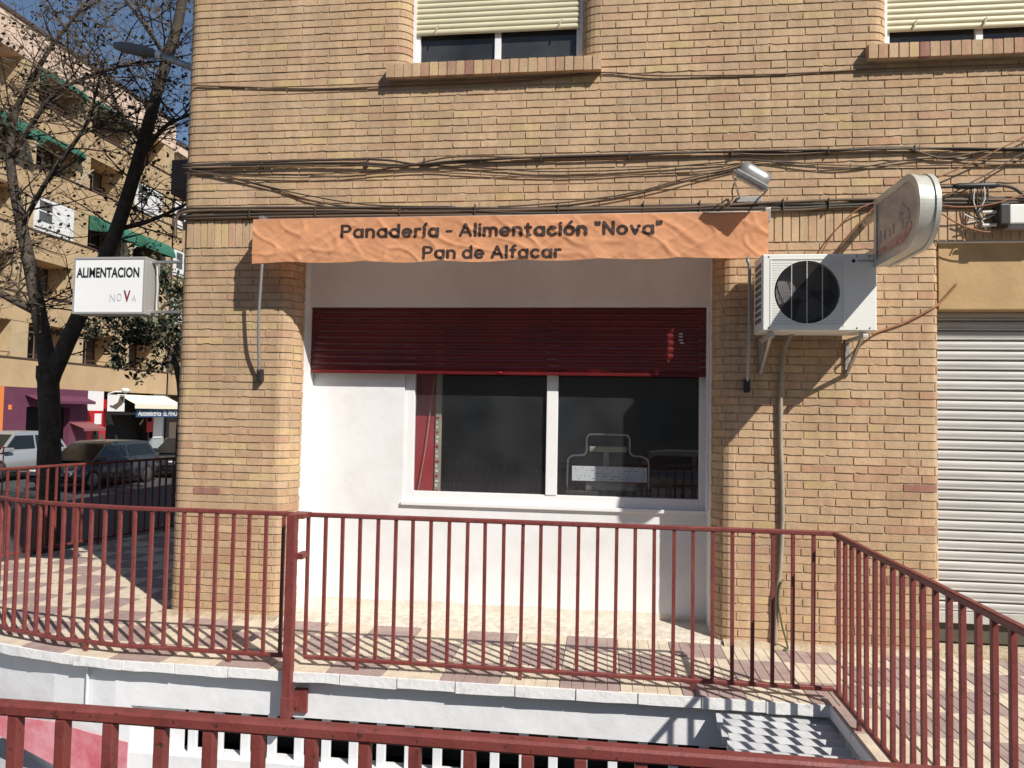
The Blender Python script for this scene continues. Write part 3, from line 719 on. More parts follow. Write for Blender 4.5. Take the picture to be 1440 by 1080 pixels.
# --- garage
MB().rbox(2.60,6.9,.045,.3,2.672,3.2,.006).build('lintel', 'ochre_render', bld)
gar = bpy.data.objects.new('garage_shutter', None); COL.objects.link(gar); gar.parent = bld; gar.location = Vector((4,.2,1.4))-bld.location
z = .30; h = .0795
while z < 2.66:
    prof = [(.2+y,z+.018+q) for y,q in slat_profile(0, h-.03, .009)][:-2]
    poly = [(.2,z),(.188,z+.004),(.186,z+.011),(.197,z+.0165)]+prof[1:]+[(.215,z+h-.004),(.215,z)]
    MB().prism_axis(poly, 2.592, 6.85, 'x').build('slat', 'grey_slat', gar); z += h
MB().rbox(2.592,6.85,.185,.22,.205,.298,.006).build('bottom_bar', 'galv', gar)
MB().quad((2.5,.5,0),(6.8,.5,0),(6.8,.5,3),(2.5,.5,3)).build('garage_dark', 'void', bld, fix=False)
MB().rbox(2.6,6.85,.235,.27,.045,.24,.006).build('garage_kickboard', mat('kick', (.085,.072,.05), .8, var=.2, scale=5), bld)
MB().box(2.59,2.598,.17,.23,0,2.67).build('shutter_guide', 'galv', bld)

# ================================================================== RAILINGS
def railing(label, pts, z0=0, h=1.07, group='red metal railings round the terrace', foot=.05, step=.1255, bar=.0235, start=.06):
    c = Vector(pts[0]); rl = thing('railing', label, 'railing', (c.x, c.y, z0), group)
    P = [Vector(p) for p in pts]
    for nm, zc, hw, hh in (('top_rail', h-.0155, .0185, .0155), ('bottom_rail', foot+.016, .015, .0145)):
        mb = MB(); vs = []
        for i, p in enumerate(P):
            a = P[max(i-1,0)]; b = P[min(i+1,len(P)-1)]; t = (b-a).normalized(); n = Vector((-t.y,t.x))
            if 0 < i < len(P)-1:
                t1 = (p-a).normalized(); k = hw/max(.5, math.sqrt((1+t1.dot((b-p).normalized()))/2))
            else: k = hw
            ch = .006
            for sx, sz in ((-1,-1),(1,-1),(1,1),(-1,1)):
                for q in ((0,1),(1,0)) if (sx*sz > 0) else ((1,0),(0,1)):
                    vs.append((p.x+n.x*sx*(k-ch*q[0]), p.y+n.y*sx*(k-ch*q[0]), z0+zc+sz*(hh-ch*q[1])))
        m = 8
        fs = [(i*m+k_, i*m+(k_+1)%m, (i+1)*m+(k_+1)%m, (i+1)*m+k_) for i in range(len(P)-1) for k_ in range(m)]
        fs += [tuple(range(m))[::-1], tuple(range((len(P)-1)*m, len(P)*m))]
        mb.add(vs, fs).build(nm, 'red_paint', rl)
    bm_ = None
    d = 0; tot = sum((b-a).length for a, b in zip(P[:-1], P[1:])); s_ = start
    seg = [];acc = 0
    for a, b in zip(P[:-1], P[1:]): seg.append((acc, a, b)); acc += (b-a).length
    k = 0
    while s_ < tot-.01:
        for q0, a, b in seg[::-1]:
            if s_ >= q0: break
        t = (b-a).normalized(); p = a+t*(s_-q0)
        if bm_ is None:
            mb = MB().rbox(-bar/2,bar/2,-bar/2,bar/2,foot+.03,h-.03,.003)
            me = bpy.data.meshes.new('baluster'); me.from_pydata(mb.v, [], mb.f); me.materials.append(MATS['red_paint']); bm_ = me
        o = bpy.data.objects.new('baluster', bm_); COL.objects.link(o); o.parent = rl
        o.location = (p.x-c.x, p.y-c.y, 0); o.rotation_euler = (rnd.uniform(-.004,.004), rnd.uniform(-.004,.004), math.atan2(t.y,t.x)); k += 1; s_ += step
        if k % 9 == 4: 
            f = MB().rbox(p.x-.012,p.x+.012,p.y-.012,p.y+.012,z0-.01,z0+foot+.01,.003).build('foot', 'red_paint', rl)
    return rl
RY = -1.07
r2 = railing('straight red railing in front of the shop window, from heavy post to corner', [(-2.06,RY),(1.482,RY)], start=.005, step=.1263)
# heavy post with wall plate
MB().rbox(-2.150,-2.088,-1.230,-1.170,-.30,1.072,.006).build('post', 'red_paint', r2)
MB().rbox(-2.155,-2.083,-1.236,-1.164,-.305,-.16,.006).build('post_foot', 'red_paint', r2)
MB().rbox(-2.10,-2.01,-1.125,-1.098,-.30,-.135,.003).build('wall_plate', 'red_paint', r2)
MB().rbox(-2.135,-2.065,-1.17,-1.12,-.25,-.19,.004).rbox(-2.10,-2.05,-1.18,-1.06,.76,.80,.004).rbox(-2.15,-2.04,-1.2,-1.05,1.04,1.074,.004).build('bracket', 'red_paint', r2)
railing('red railing left of the heavy post, curving round the terrace corner', [(-2.17,RY),(-3.45,RY),(-4.0,-1.0),(-4.55,-.85),(-5.2,-.53),(-5.9,-.02),(-6.48,.66),(-6.85,1.3)], start=.07)
railing('red railing with oblique bars running toward the viewer at right', [(1.482,RY-.045),(1.482,-4.42)], start=.06)
railing('nearest red railing, crossing the bottom of the picture', [(1.46,-4.43),(-4.6,-4.43)], start=.117, h=1.06, bar=.027)
railing('far red railing along the side of the terrace, half in shade', [(-6.87,1.38),(-6.76,1.95),(-6.27,4.2),(-5.72,7.4)], start=.06)
railing('short dark railing beyond the tree at the street', [(-14.35,9.1),(-13.6,9.35)], z0=GZ, h=1.62, start=.06, group='railings by the street', step=.14)

# ================================================================== THINGS ON THE FACADE
# awning
aw = thing('awning', 'salmon fabric awning valance lettered for a bakery above the shop', 'awning', (-.85,-.1,3.0))
AX0, AX1, AZ0, AZ1, AY = -2.945, 1.238, 3.008, 3.385, -.27
def wr(x, z):
    u_ = x*2.1+z*1.7
    d = .005*noise.noise(Vector((x*1.7,z*4,1)))+.0016*noise.noise(Vector((u_*5,z*12-x*4,5)))+.0005*noise.noise(Vector((x*21,z*30,2)))
    for q, (cx, cz, ph, am) in enumerate(((3.2,5,9,.0075),(-4.5,7,14,.006),(7,11,31,.0028))):
        rdg = 1-abs(noise.noise(Vector((x*cx+z*cz,z*abs(cx)*.8-x*1.7,ph)))); d += am*max(0,rdg-.86)/.14
    return d*(.4+.6*min(1,(AZ1-z)/.10))
def zbot(x): return AZ0-.016*math.sin(PI*abs(((x-AX0)/(AX1-AX0)*6.5) % 1-.5)*1.0)+.018+.006*noise.noise(Vector((x*2.4,0,3)))+.03*max(0,(x+1.2)/2.4)*.5
nx, nz = 340, 30; v = []; f = []
for j in range(nz+1):
    for i in range(nx+1):
        x = AX0+(AX1-AX0)*i/nx; zb = zbot(x); z = AZ1+(zb-AZ1)*j/nz
        v.append((x, AY-wr(x,z), z))
for j in range(nz):
    for i in range(nx): a = j*(nx+1)+i; f.append((a,a+nx+1,a+nx+2,a+1))
MB().add(v, f).build('valance', 'awning_cloth', aw, smooth=True, fix=False)
v = []; f = []
for j in range(9):
    for i in range(61):
        x = AX0+(AX1-AX0)*i/60; t = j/8; v.append((x, AY*t-.03*(1-t), 3.43-(3.43-AZ1)*t+.01*math.sin(PI*t)*noise.noise(Vector((x*3,t,0)))))
for j in range(8):
    for i in range(60): a = j*61+i; f.append((a,a+1,a+62,a+61))
MB().add(v, f).build('canopy', 'awning_cloth', aw, smooth=True, fix=False)
MB().tube([(AX0+.02,-.09,3.40),(AX1-.02,-.09,3.40)], .038, 12).build('roller', 'galv', aw, smooth=True)
MB().tube([(AX0+.01,AY+.022,3.372),(AX1+.0,AY+.022,3.372)], .018, 10).build('front_bar', 'arm_grey', aw, smooth=True)
for x in (AX0-.0, AX1+.012): MB().rbox(x-.012,x+.03,-.15,-.005,3.34,3.45,.006).build('end_bracket', 'steel', aw)
for xt, xp, zp, s_ in ((-2.86,-2.957,2.09,1),(1.085,1.128,2.055,-1)):
    pts = spline([(xt-.03*s_,AY+.02,3.37),(xt-.03*s_,AY+.015,3.12),(xt+.0*s_,AY+.01,3.02),(xt+.005-.012*s_,AY+.02,2.93),((xt+xp)/2-.01*s_,-.17,2.5),(xp,-.05,zp+.03)], 8)
    MB().tube(pts, .0125, 8).build('arm', 'arm_grey', aw, smooth=True)
    MB().rbox(xp-.022,xp+.022,-.06,.0,zp-.06,zp+.05,.008).build('arm_pivot', 'black_plastic', aw)
for body, bx in (('Panadería - Alimentación "Nova"', (-2.179,.437,3.213,3.336)), ('Pan de Alfacar', (-1.485,-.35,3.034,3.148))):
    for v, f in stroke_text(body, *bx):
        MB().add([(x, AY-wr(x,z)-.0016-.00006*od, z) for x,z,od in v], f).build('lettering', 'ink_brown', aw, fix=False)

# left lightbox sign
ls = thing('shop_sign', 'white rectangular light box sign projecting left of the brick corner', 'sign', (-4.38,0,2.6))
SX0, SX1, SZ0, SZ1 = -4.735, -4.04, 2.615, 3.125
MB().box(SX0+.018,SX1-.018,-.052,.10,SZ0+.018,SZ1-.018).build('face', 'sign_white', ls)
for a in ((SX0,SX1,-.058,.10,SZ1-.02,SZ1),(SX0,SX1,-.058,.10,SZ0,SZ0+.02),(SX0,SX0+.02,-.058,.10,SZ0+.02,SZ1-.02),(SX1-.02,SX1,-.058,.10,SZ0+.02,SZ1-.02)): MB().rbox(*a,.003).build('frame', 'sign_frame', ls)
MB().rbox(SX0+.004,SX1-.002,.10,.16,SZ0+.004,SZ1-.004,.01).build('housing', 'sign_side', ls)
for z in (SZ0+.03, SZ1-.03): MB().rbox(SX1-.01,-3.765,.03,.06,z-.012,z+.012,.003).build('bracket', 'steel', ls)
MB().tube(spline([(SX1+.03,.05,SZ1-.03),(SX1+.05,.05,2.9),(SX1+.045,.05,2.75),(SX1+.05,.05,SZ0+.03)]), .006, 6).build('power_cord', 'cable_white', ls)
def letters(mb, m, p): return mb.build('lettering', m, p, fix=False)
letters(text_mb('ALIMENTACION', SX0+.028, SX1-.062, 2.94, 3.032, bold=.03, y=-.0545), 'ink', ls)
letters(text_mb('V', -4.245, -4.178, 2.722, 2.825, bold=.03, y=-.0545), 'ink_red', ls)
letters(text_mb('N', -4.375, -4.325, 2.725, 2.79, bold=0, y=-.0545), 'ink_faded', ls)
letters(text_mb('O', -4.31, -4.262, 2.73, 2.80, bold=0, y=-.0545), 'ink_faded', ls)
letters(text_mb('A', -4.168, -4.12, 2.725, 2.785, bold=0, y=-.0545), 'ink_faded', ls)

# flag sign at right, seen edge-on
fs_ = thing('hanging_sign', 'weathered light box sign with rounded end projecting above the air conditioner', 'sign', (2.02,-.44,2.93))
FX, FYa, FYb, FZ0, FZ1 = 2.02, -.435, -1.22, 2.925, 3.40
def fm(P): return [(FYa+(FYb-FYa)*(-.22-y)/1.12, FZ0+(FZ1-FZ0)*(z-2.9)/.49) for y, z in P]
def stad(g=0, n=18):
    """outline in (y,z): square by the wall, rounded at the outer end"""
    y0, y1, z0, z1 = FYa-g, FYb+g, FZ0+g, FZ1-g; R = .232-g
    o = [(y0,z0),(y0,z1)]
    o += [(y1+R-R*math.sin(t), z1-R+R*math.cos(t)) for t in [PI/2*i/n for i in range(n+1)]]
    o += [(y1+R-R*math.cos(t), z0+R-R*math.sin(t)) for t in [PI/2*i/n for i in range(n+1)]]
    return o
bmh = .065
MB().prism_axis(stad(.012), FX-bmh+.012, FX+bmh-.012, 'x').build('face', 'flag_face', fs_)
def ring(x0, x1, g0, g1):
    A = stad(g0); B = stad(g1); n = len(A); v = [(x,*p) for x in (x0,x1) for P_ in (A,B) for p in P_]
    f = []
    for i in range(n):
        j = (i+1)%n; f += [(i,j,n+j,n+i),(2*n+i,3*n+i,3*n+j,2*n+j),(i,2*n+i,2*n+j,j),(n+i,n+j,3*n+j,3*n+i)]
    return MB().add(v, f)
ring(FX-bmh,FX-bmh+.03,-.012,.035).build('rim', 'flag_rim', fs_, smooth=False); ring(FX+bmh-.03,FX+bmh,-.012,.035).build('rim', 'flag_rim', fs_)
ring(FX-bmh+.029,FX+bmh-.029,-.003,.02).build('band', 'flag_rim', fs_)
MB().prism_axis(fm([(-.26,2.965),(-.26,3.0),(-.95,3.045),(-1.12,3.08),(-1.14,3.03),(-.95,2.965)]), FX-bmh+.009, FX-bmh+.013, 'x').build('stripe', 'flag_red', fs_)
MB().prism_axis(fm([(-.90,3.06),(-.84,3.12),(-.86,3.2),(-.93,3.24),(-1.0,3.19),(-1.06,3.17),(-1.10,3.11),(-1.02,3.06)]), FX-bmh+.009, FX-bmh+.013, 'x').build('picture', 'flag_dark', fs_)
for a in (-.54,-.62,-.71,-.78): MB().box(FX-bmh+.009,FX-bmh+.013,a,a+.025,3.08,3.08+rnd.uniform(.04,.10)).build('worn_letter', 'flag_dark', fs_)
for z in (3.07,3.34): MB().rbox(FX-.02,FX+.02,FYa,-.0,z-.02,z+.02,.004).build('bracket', 'steel', fs_)
MB().rbox(2.07,2.11,-.05,.0,2.86,2.93,.006).build('clamp', 'galv', fs_)

# air conditioner
ac = thing('air_conditioner', 'white outdoor air conditioner unit on wall brackets under the round-ended sign', 'air conditioner', (1.57,-.25,2.45))
A0, A1, ZA0, ZA1, YF, YB = 1.165, 1.978, 2.445, 3.02, -.42, -.11
fcx, fcz, fr_ = 1.485, 2.735, .235
n = 48
# front panel with a round opening
ringv = [(fcx+fr_*math.cos(2*PI*k/n), fcz+fr_*math.sin(2*PI*k/n)) for k in range(n)]
def sqp(k):
    a = 2*PI*k/n; c_, s_ = math.cos(a), math.sin(a)
    x0, x1, z0, z1 = A0+.008-fcx, A1-.008-fcx, ZA0+.008-fcz, ZA1-.008-fcz
    t = min((x1 if c_ > 0 else x0)/c_ if abs(c_) > 1e-6 else 9, (z1 if s_ > 0 else z0)/s_ if abs(s_) > 1e-6 else 9)
    return (fcx+c_*t, fcz+s_*t)
outv = [sqp(k) for k in range(n)]
# snap the nearest spokes to the corners so that the panel keeps its square corners
for cx_, cz_ in ((A0+.008,ZA0+.008),(A1-.008,ZA0+.008),(A1-.008,ZA1-.008),(A0+.008,ZA1-.008)):
    k = min(range(n), key=lambda q: (outv[q][0]-cx_)**2+(outv[q][1]-cz_)**2); outv[k] = (cx_, cz_)
v = [(x,YF,z) for x,z in outv]+[(x,YF,z) for x,z in ringv]+[(x,YF+.03,z) for x,z in ringv]
f = [(k,(k+1)%n,n+(k+1)%n,n+k) for k in range(n)]+[(n+k,n+(k+1)%n,2*n+(k+1)%n,2*n+k) for k in range(n)]
MB().add(v, f).build('front_panel', 'ac_white', ac, fix=False)
v = [(x,YF,z) for x,z in outv]+[(x,YF+.009,z) for x,z in [(A0 if x < A0+.02 else A1 if x > A1-.02 else x, ZA0 if z < ZA0+.02 else ZA1 if z > ZA1-.02 else z) for x,z in outv]]
MB().add(v, [(k,(k+1)%n,n+(k+1)%n,n+k) for k in range(n)]).build('panel_edge', 'ac_white', ac, fix=False)
MB().quad((A0,YF+.009,ZA1),(A1,YF+.009,ZA1),(A1,YB,ZA1),(A0,YB,ZA1)).quad((A0,YF+.009,ZA0),(A1,YF+.009,ZA0),(A1,YB,ZA0),(A0,YB,ZA0)).quad((A0,YF+.009,ZA0),(A0,YF+.009,ZA1),(A0,YB,ZA1),(A0,YB,ZA0)).quad((A1,YF+.009,ZA0),(A1,YF+.009,ZA1),(A1,YB,ZA1),(A1,YB,ZA0)).quad((A0,YB,ZA0),(A1,YB,ZA0),(A1,YB,ZA1),(A0,YB,ZA1)).build('casing', 'ac_white', ac, fix=False)
MB().lathe([(0,fr_+.0),(.002,fr_)], (fcx,YF+.16,fcz), (0,1,0), 32).build('fan_backing', 'ac_fan', ac)
fan = MB()
for k in range(3):
    a0 = k*2*PI/3+.4; v = []
    for i in range(6):
        t = i/5
        for q in (.05,.21): v.append((fcx+q*math.cos(a0+t*1.3-q),YF+.11-.06*t,fcz+q*math.sin(a0+t*1.3-q)))
    fan.add(v, [(2*i,2*i+2,2*i+3,2*i+1) for i in range(5)])
fan.build('fan', mat('ac_blade', (.085,.08,.08), .55), ac, fix=False)
MB().lathe([(0,.055),(.03,.05),(.04,.03)], (fcx,YF+.12,fcz), (0,-1,0), 20).build('fan_hub', 'ac_blade', ac)
gr = MB()
for rr_ in [.035+.0133*i for i in range(16)]:
    m_ = 36; gr.tube([(fcx+rr_*math.cos(2*PI*k/m_),YF+.006,fcz+rr_*math.sin(2*PI*k/m_)) for k in range(m_+1)], .0016, 4, cap=False)
gr.build('guard_rings', 'ac_grille', ac, fix=False)
for dx in (-.11,0,.11):
    hh = math.sqrt(fr_**2-dx**2); MB().box(fcx+dx-.003,fcx+dx+.003,YF+.0,YF+.006,fcz-hh,fcz+hh).build('guard_bar', 'galv', ac)
for a in ((A0+.045,fcx-.238,ZA0+.03,ZA1-.045),): pass
mb = MB()   # raised square frame round the fan
for a in ((fcx-.265,fcx+.265,fcz+.245,fcz+.252),(fcx-.265,fcx+.265,fcz-.252,fcz-.245),(fcx-.265,fcx-.258,fcz-.245,fcz+.245),(fcx+.258,fcx+.265,fcz-.245,fcz+.245)): mb.box(a[0],a[1],YF-.004,YF+.002,a[2],a[3])
mb.build('panel_rib', 'ac_white', ac)
for i in range(26):
    z = fcz-.235+i*.0188; w = math.sqrt(max(0,(fr_+.004)**2-(z-fcz)**2))
    if .256-w > .012:
        for s_ in (-1, 1):
            a, b = sorted((fcx+s_*w, fcx+s_*.254)); MB().box(a,b,YF-.0015,YF+.001,z,z+.003).build('vent_line', 'galv', ac)
for x in (A0+.045,A1-.14,A1-.05):
    for z in (ZA0+.022,ZA1-.02): MB().lathe([(0,.006),(.003,.005)], (x,YF-.0005,z), (0,-1,0), 8).build('screw', 'black_plastic', ac)
for i in range(9):
    for j in range(3): MB().rbox(A0-.003,A0+.002,YF+.05+j*.075,YF+.105+j*.075,ZA0+.07+i*.052,ZA0+.105+i*.052,.002).build('side_vent', 'ac_grille', ac)
MB().lathe([(0,.014),(.0015,.013)], (1.815,YF-.0006,2.965), (0,-1,0), 14).build('emblem', 'ink', ac)
x = 1.842
for w, h_ in ((.007,.016),(.003,.02),(.008,.012),(.003,.02),(.009,.013),(.008,.016),(.008,.012),(.003,.02),(.008,.012),(.008,.012),(.009,.012),(.007,.012)):
    MB().box(x,x+w,YF-.0012,YF+.001,2.958,2.958+h_).build('worn_letter', 'sign_side', ac); x += w+.0035
for x in (1.235, 1.895):
    MB().rbox(x-.018,x+.018,YF-.01,-.0,ZA0-.05,ZA0-.022,.004).build('bracket_arm', 'galv', ac)
    MB().rbox(x-.018,x+.018,-.025,.0,ZA0-.30,ZA0-.02,.004).build('bracket_plate', 'steel', ac)
    MB().add([(x-.01,YF+.06,ZA0-.05),(x+.01,YF+.06,ZA0-.05),(x+.01,YF+.1,ZA0-.05),(x-.01,YF+.1,ZA0-.05),(x-.01,-.03,ZA0-.29),(x+.01,-.03,ZA0-.29),(x+.01,-.012,ZA0-.27),(x-.01,-.012,ZA0-.27)],[(0,1,2,3),(4,7,6,5),(0,4,5,1),(1,5,6,2),(2,6,7,3),(3,7,4,0)]).build('bracket_strut', 'steel', ac)
    MB().lathe([(0,.028),(.01,.028),(.012,.02),(.024,.02)], (x,YF+.05,ZA0-.022), (0,0,1), 12).build('rubber_foot', 'galv', ac)

# floodlight
mat('lamp_alu', (.30,.29,.265), .38, metal=.5, var=.15, scale=14)
fl = thing('floodlight', 'small grey metal floodlight on the wall above the awning end', 'lamp', (1.12,-.1,3.6))
R = Matrix.Rotation(math.radians(31), 3, 'Y'); oc = Vector((1.09,-.42,3.60))
def T(p): return (oc+R@(Matrix.Rotation(math.radians(14), 3, 'X')@(Vector(p)*1.18)))[:]
v = []; n = 12; m_ = 8
for i, (x_, k) in enumerate(((-.10,.75),(-.09,.95),(-.05,1),(0,1),(.05,1),(.09,.95),(.10,.75))):
    for j in range(m_+1):
        a = PI*j/m_; v.append(T((x_, -.055*k*math.cos(a), .075*k*math.sin(a))))
f = [(i*(m_+1)+j,(i+1)*(m_+1)+j,(i+1)*(m_+1)+j+1,i*(m_+1)+j+1) for i in range(6) for j in range(m_)]
f += [tuple(range(m_+1)), tuple(range(6*(m_+1),7*(m_+1)))[::-1]]
MB().add(v, f).build('reflector_dome', 'lamp_alu', fl, smooth=True)
b_ = MB().rbox(-.115,.115,-.072,.07,-.035,0,.008); b_.v = [T(p) for p in b_.v]; b_.build('lens_frame', 'steel', fl)
b_ = MB().rbox(-.095,.095,-.055,.055,-.045,-.03,.004); b_.v = [T(p) for p in b_.v]; b_.build('lens', 'flag_rim', fl)
for s_ in (-.122,.118): MB().tube([T((s_,0,-.01)),T((s_,.1,-.03)),(1.14+s_*.6,-.02,3.56)], .008, 6).build('bracket_arm', 'steel', fl)
MB().rbox(1.04,1.24,-.03,.0,3.53,3.575,.004).build('bracket_plate', 'steel', fl)
MB().tube(spline([T((-.1,.06,0)),(1.0,-.06,3.62),(1.01,-.03,3.56),(.97,-.03,3.52)]), .006, 6).build('power_cord', 'cable_black', fl)

# cables
def cable(name, pts, Y, rad, m, parent=None, label=None, cat='cable', group=None, wob=.004):
    P = spline([(x,-Y+rnd.uniform(-wob,wob),z) for x,z in pts], 7)
    P = [Vector((p.x, (min(p.y, -rad-.001) if p.x > -3.66 else p.y), p.z+.003*noise.noise(Vector((p.x*9,Y*50,z_:=len(pts)))))) for p in P]
    o = MB().tube(P, rad, 6).build(name, m, parent, smooth=True, fix=False)
    if label: tag(o, label, cat, group)
    return o
cable('cable', [(-3.79,4.683),(-2.627,4.607),(-1.889,4.60),(-.807,4.60),(-.074,4.648),(.405,4.602),(1.283,4.579),(2.05,4.589),(3.207,4.582),(5,4.57)], .012, .0065, 'cable_brown', label='single thin brown cable running just below the upper window sills')
ub = thing('cable_bundle', 'loose sagging bundle of brown cables midway between windows and awning', 'cables', (-.3,-.03,3.9), 'cable bundles along the facade')
B1 = [[(-3.751,3.949),(-2.732,3.963),(-1.964,3.956),(-1.526,3.902),(-.794,3.939),(-.024,3.949),(.837,3.95),(1.504,3.927),(2.206,3.949),(3.195,3.9),(5,3.92)],
 [(-3.747,3.922),(-3.055,3.918),(-2.278,3.919),(-1.773,3.888),(-1.249,3.961),(-.316,3.925),(.723,3.946),(1.393,3.911),(2.257,3.94),(2.625,3.856),(3.193,3.92),(5,3.9)],
 [(-3.749,3.898),(-2.794,3.876),(-2.151,3.855),(-1.588,3.897),(-.913,3.851),(-.433,3.816),(.268,3.823),(.893,3.861),(1.173,3.878),(1.83,3.787),(2.47,3.857),(3.194,3.816),(5,3.83)],
 [(-3.734,3.879),(-2.858,3.821),(-2.341,3.816),(-1.898,3.837),(-1.524,3.841),(-.791,3.788),(-.314,3.765),(.268,3.782),(.838,3.798),(1.256,3.864),(1.938,3.813),(3.194,3.794),(5,3.8)],
 [(-3.75,3.94),(-2.4,3.935),(-1.7,3.90),(-1.1,3.93),(.2,3.94),(1.1,3.945),(1.9,3.935),(2.6,3.93),(3.2,3.91),(5,3.9)],
 [(-3.749,3.917),(-3.385,3.845),(-2.92,3.728),(-2.463,3.594),(-2.016,3.543),(-.907,3.524)], [(-3.737,3.943),(-3.252,3.823),(-2.658,3.673),(-2.017,3.562),(-1.271,3.536)],
 [(-.906,3.529),(-.311,3.56),(.212,3.628),(.611,3.731),(1.005,3.81),(1.227,3.863),(1.666,3.835)], [(-.785,3.503),(-.135,3.551),(.441,3.659),(.837,3.756),(1.172,3.829)]]
for i, p in enumerate(B1): cable('cable', p, (.022,.028,.018,.016,.034,.016,.022,.016,.022)[i], (.009,.0075,.0055,.005,.008,.0065,.006,.007,.005)[i], 'cable_brown' if i % 2 else 'cable_black', ub)
for x in (-3.0,-2.05,-1.55,-.55,.18,1.0,1.75,2.4): MB().rbox(x-.004,x+.004,-.04,.0,3.905,3.96,.002).build('clip', 'cable_black', ub)
cb = thing('cable_bundle', 'thick straight bundle of dark cables resting just above the awning', 'cables', (-.8,-.04,3.48), 'cable bundles along the facade')
B2 = [[(-3.79,3.30),(-3.787,3.48),(-3.729,3.55),(-3.436,3.558),(-2.139,3.542),(-.546,3.509),(.838,3.515),(1.719,3.506),(2.095,3.527),(3.0,3.53),(5,3.5)],
 [(-3.785,3.30),(-3.77,3.48),(-3.562,3.532),(-2.452,3.52),(-1.511,3.492),(-.309,3.497),(.612,3.493),(1.281,3.522),(2.144,3.535),(3.1,3.51),(5,3.52)],
 [(-3.76,3.50),(-3.436,3.496),(-2.139,3.488),(-.31,3.477),(1.284,3.492),(2.15,3.517),(3.1,3.5),(5,3.5)],
 [(-3.764,3.486),(-2.775,3.495),(-1.267,3.496),(-.545,3.466),(.838,3.479),(1.392,3.475),(2.146,3.497),(3.0,3.49),(5,3.48)],
 [(-3.765,3.47),(-2.5,3.472),(-1.0,3.462),(.5,3.455),(1.5,3.46),(2.1,3.48),(5,3.46)]]
for i, p in enumerate(B2):
    q = []
    for x, z in p: q.append((x, z))
    cable('cable', q, (.02,.034,.018,.03,.02)[i], (.011,.012,.009,.013,.014)[i], ('cable_black','cable_brown','cable_black','cable_black','cable_brown')[i], cb)
for x in (-3.1,-2.5,-1.75,-1.1,-.4,.3,.75,1.4,1.75): MB().rbox(x-.004,x+.004,-.05,.0,3.46,3.55,.002).build('clip', 'cable_black', cb)
# junction at right
jb = thing('cable_joint', 'black cable splice with drop wires at the right edge', 'cable', (2.85,-.07,3.6))
cable('cable', [(2.542,3.614),(2.682,3.616),(2.81,3.625),(3.014,3.615),(3.105,3.591),(3.191,3.529),(3.4,3.44)], .06, .012, 'cable_black', jb)
MB().tube([(2.66,-.06,3.616),(2.70,-.06,3.617),(2.96,-.06,3.618),(3.0,-.06,3.616)], [.012,.024,.024,.012], 10).build('sleeve', 'black_plastic', jb, smooth=True)
for i in range(6):
    x = 2.80+.02*i; cable('drop_wire', [(x,3.60),(x+rnd.uniform(-.01,.01),3.5),(2.84+rnd.uniform(-.02,.02),3.40),(2.86+rnd.uniform(-.01,.01),3.345)], .06+.006*i, .005, 'cable_white' if i in (1,4) else 'cable_black', jb)
for i, (dx, dz) in enumerate(((-.12,.05),(-.08,.055),(.14,.07),(-.05,-.09),(.04,-.08),(.09,.0),(-.1,-.02))): cable('drop_wire', [(2.86,3.345),(2.86+dx*.6,3.345+dz*.5),(2.86+dx,3.345+dz)], .07, .006, 'cable_brown' if i % 2 else 'cable_white', jb)
tb = thing('splitter_box', 'small white splitter box with black front beside the cable splice', 'box', (3.1,-.1,3.27))
MB().rbox(3.03,3.42,-.15,-.02,3.30,3.445,.008).build('housing', 'ac_white', tb); MB().rbox(2.96,3.029,-.155,-.015,3.29,3.45,.01).build('end_cap', 'black_plastic', tb)
for z in (3.405,3.305): MB().tube([(2.97,-.09,z),(2.86,-.09,z-.005)], .013, 8).build('plug', 'cable_white', tb)
MB().rbox(3.03,3.42,-.12,-.03,3.27,3.299,.004).build('bracket', 'steel', tb)
for i, (p, yy, lb) in enumerate([([(1.681,3.02),(1.70,3.12),(1.788,3.272),(1.948,3.439),(2.134,3.521),(2.501,3.67),(2.812,3.803),(3.17,3.987),(4,4.4)], .05, 'long orange wire rising from the air conditioner to the upper right'),
    ([(1.804,3.02),(1.815,3.12),(1.921,3.271),(2.091,3.465),(2.239,3.564)], .06, 'short orange wire curving up behind the round-ended sign'),
    ([(2.3,3.47),(2.533,3.463),(2.697,3.444),(2.902,3.457),(3.054,3.498),(3.18,3.539),(3.5,3.6)], .09, 'orange wire sagging level in front of the drop wires'),
    ([(2.4,3.46),(2.553,3.396),(2.671,3.322),(2.798,3.265),(2.925,3.247),(3.052,3.306),(3.154,3.441),(3.3,3.6)], .10, 'orange wire hanging in a deep loop below the splitter box'),
    ([(2.6,3.53),(2.794,3.642),(2.974,3.744),(3.179,3.867),(4,4.3)], .05, 'brown wire slanting up to the right from the splice')]):
    cable('wire', p, yy, .006, 'cable_brown' if i == 4 else 'cable_orange', label=lb, cat='wire', group='loose wires at right')
o = MB().tube(spline([(2.02,-.2,2.45),(2.103,-.03,2.479),(2.314,-.012,2.553),(2.525,-.012,2.67),(2.60,.03,2.72),(2.734,.035,2.876)]), .009, 6).build('wire', 'cable_orange', smooth=True, fix=False)
tag(o, 'reddish wire slanting from the air conditioner foot up to the garage lintel', 'wire', 'loose wires at right')
hp = MB().tube(spline([(1.44,-.2,2.46),(1.43,-.06,2.40),(1.40,-.03,2.25),(1.389,-.028,1.953),(1.39,-.026,1.616),(1.402,-.026,1.281),(1.404,-.026,.947),(1.39,-.026,.614),(1.37,-.026,.447),(1.362,-.028,.226),(1.352,-.035,.03)], 6), .017, 8).build('drain_hose', 'hose_grey', smooth=True, fix=False)
tag(hp, 'grey drain hose running down the brick pier from the air conditioner', 'hose')
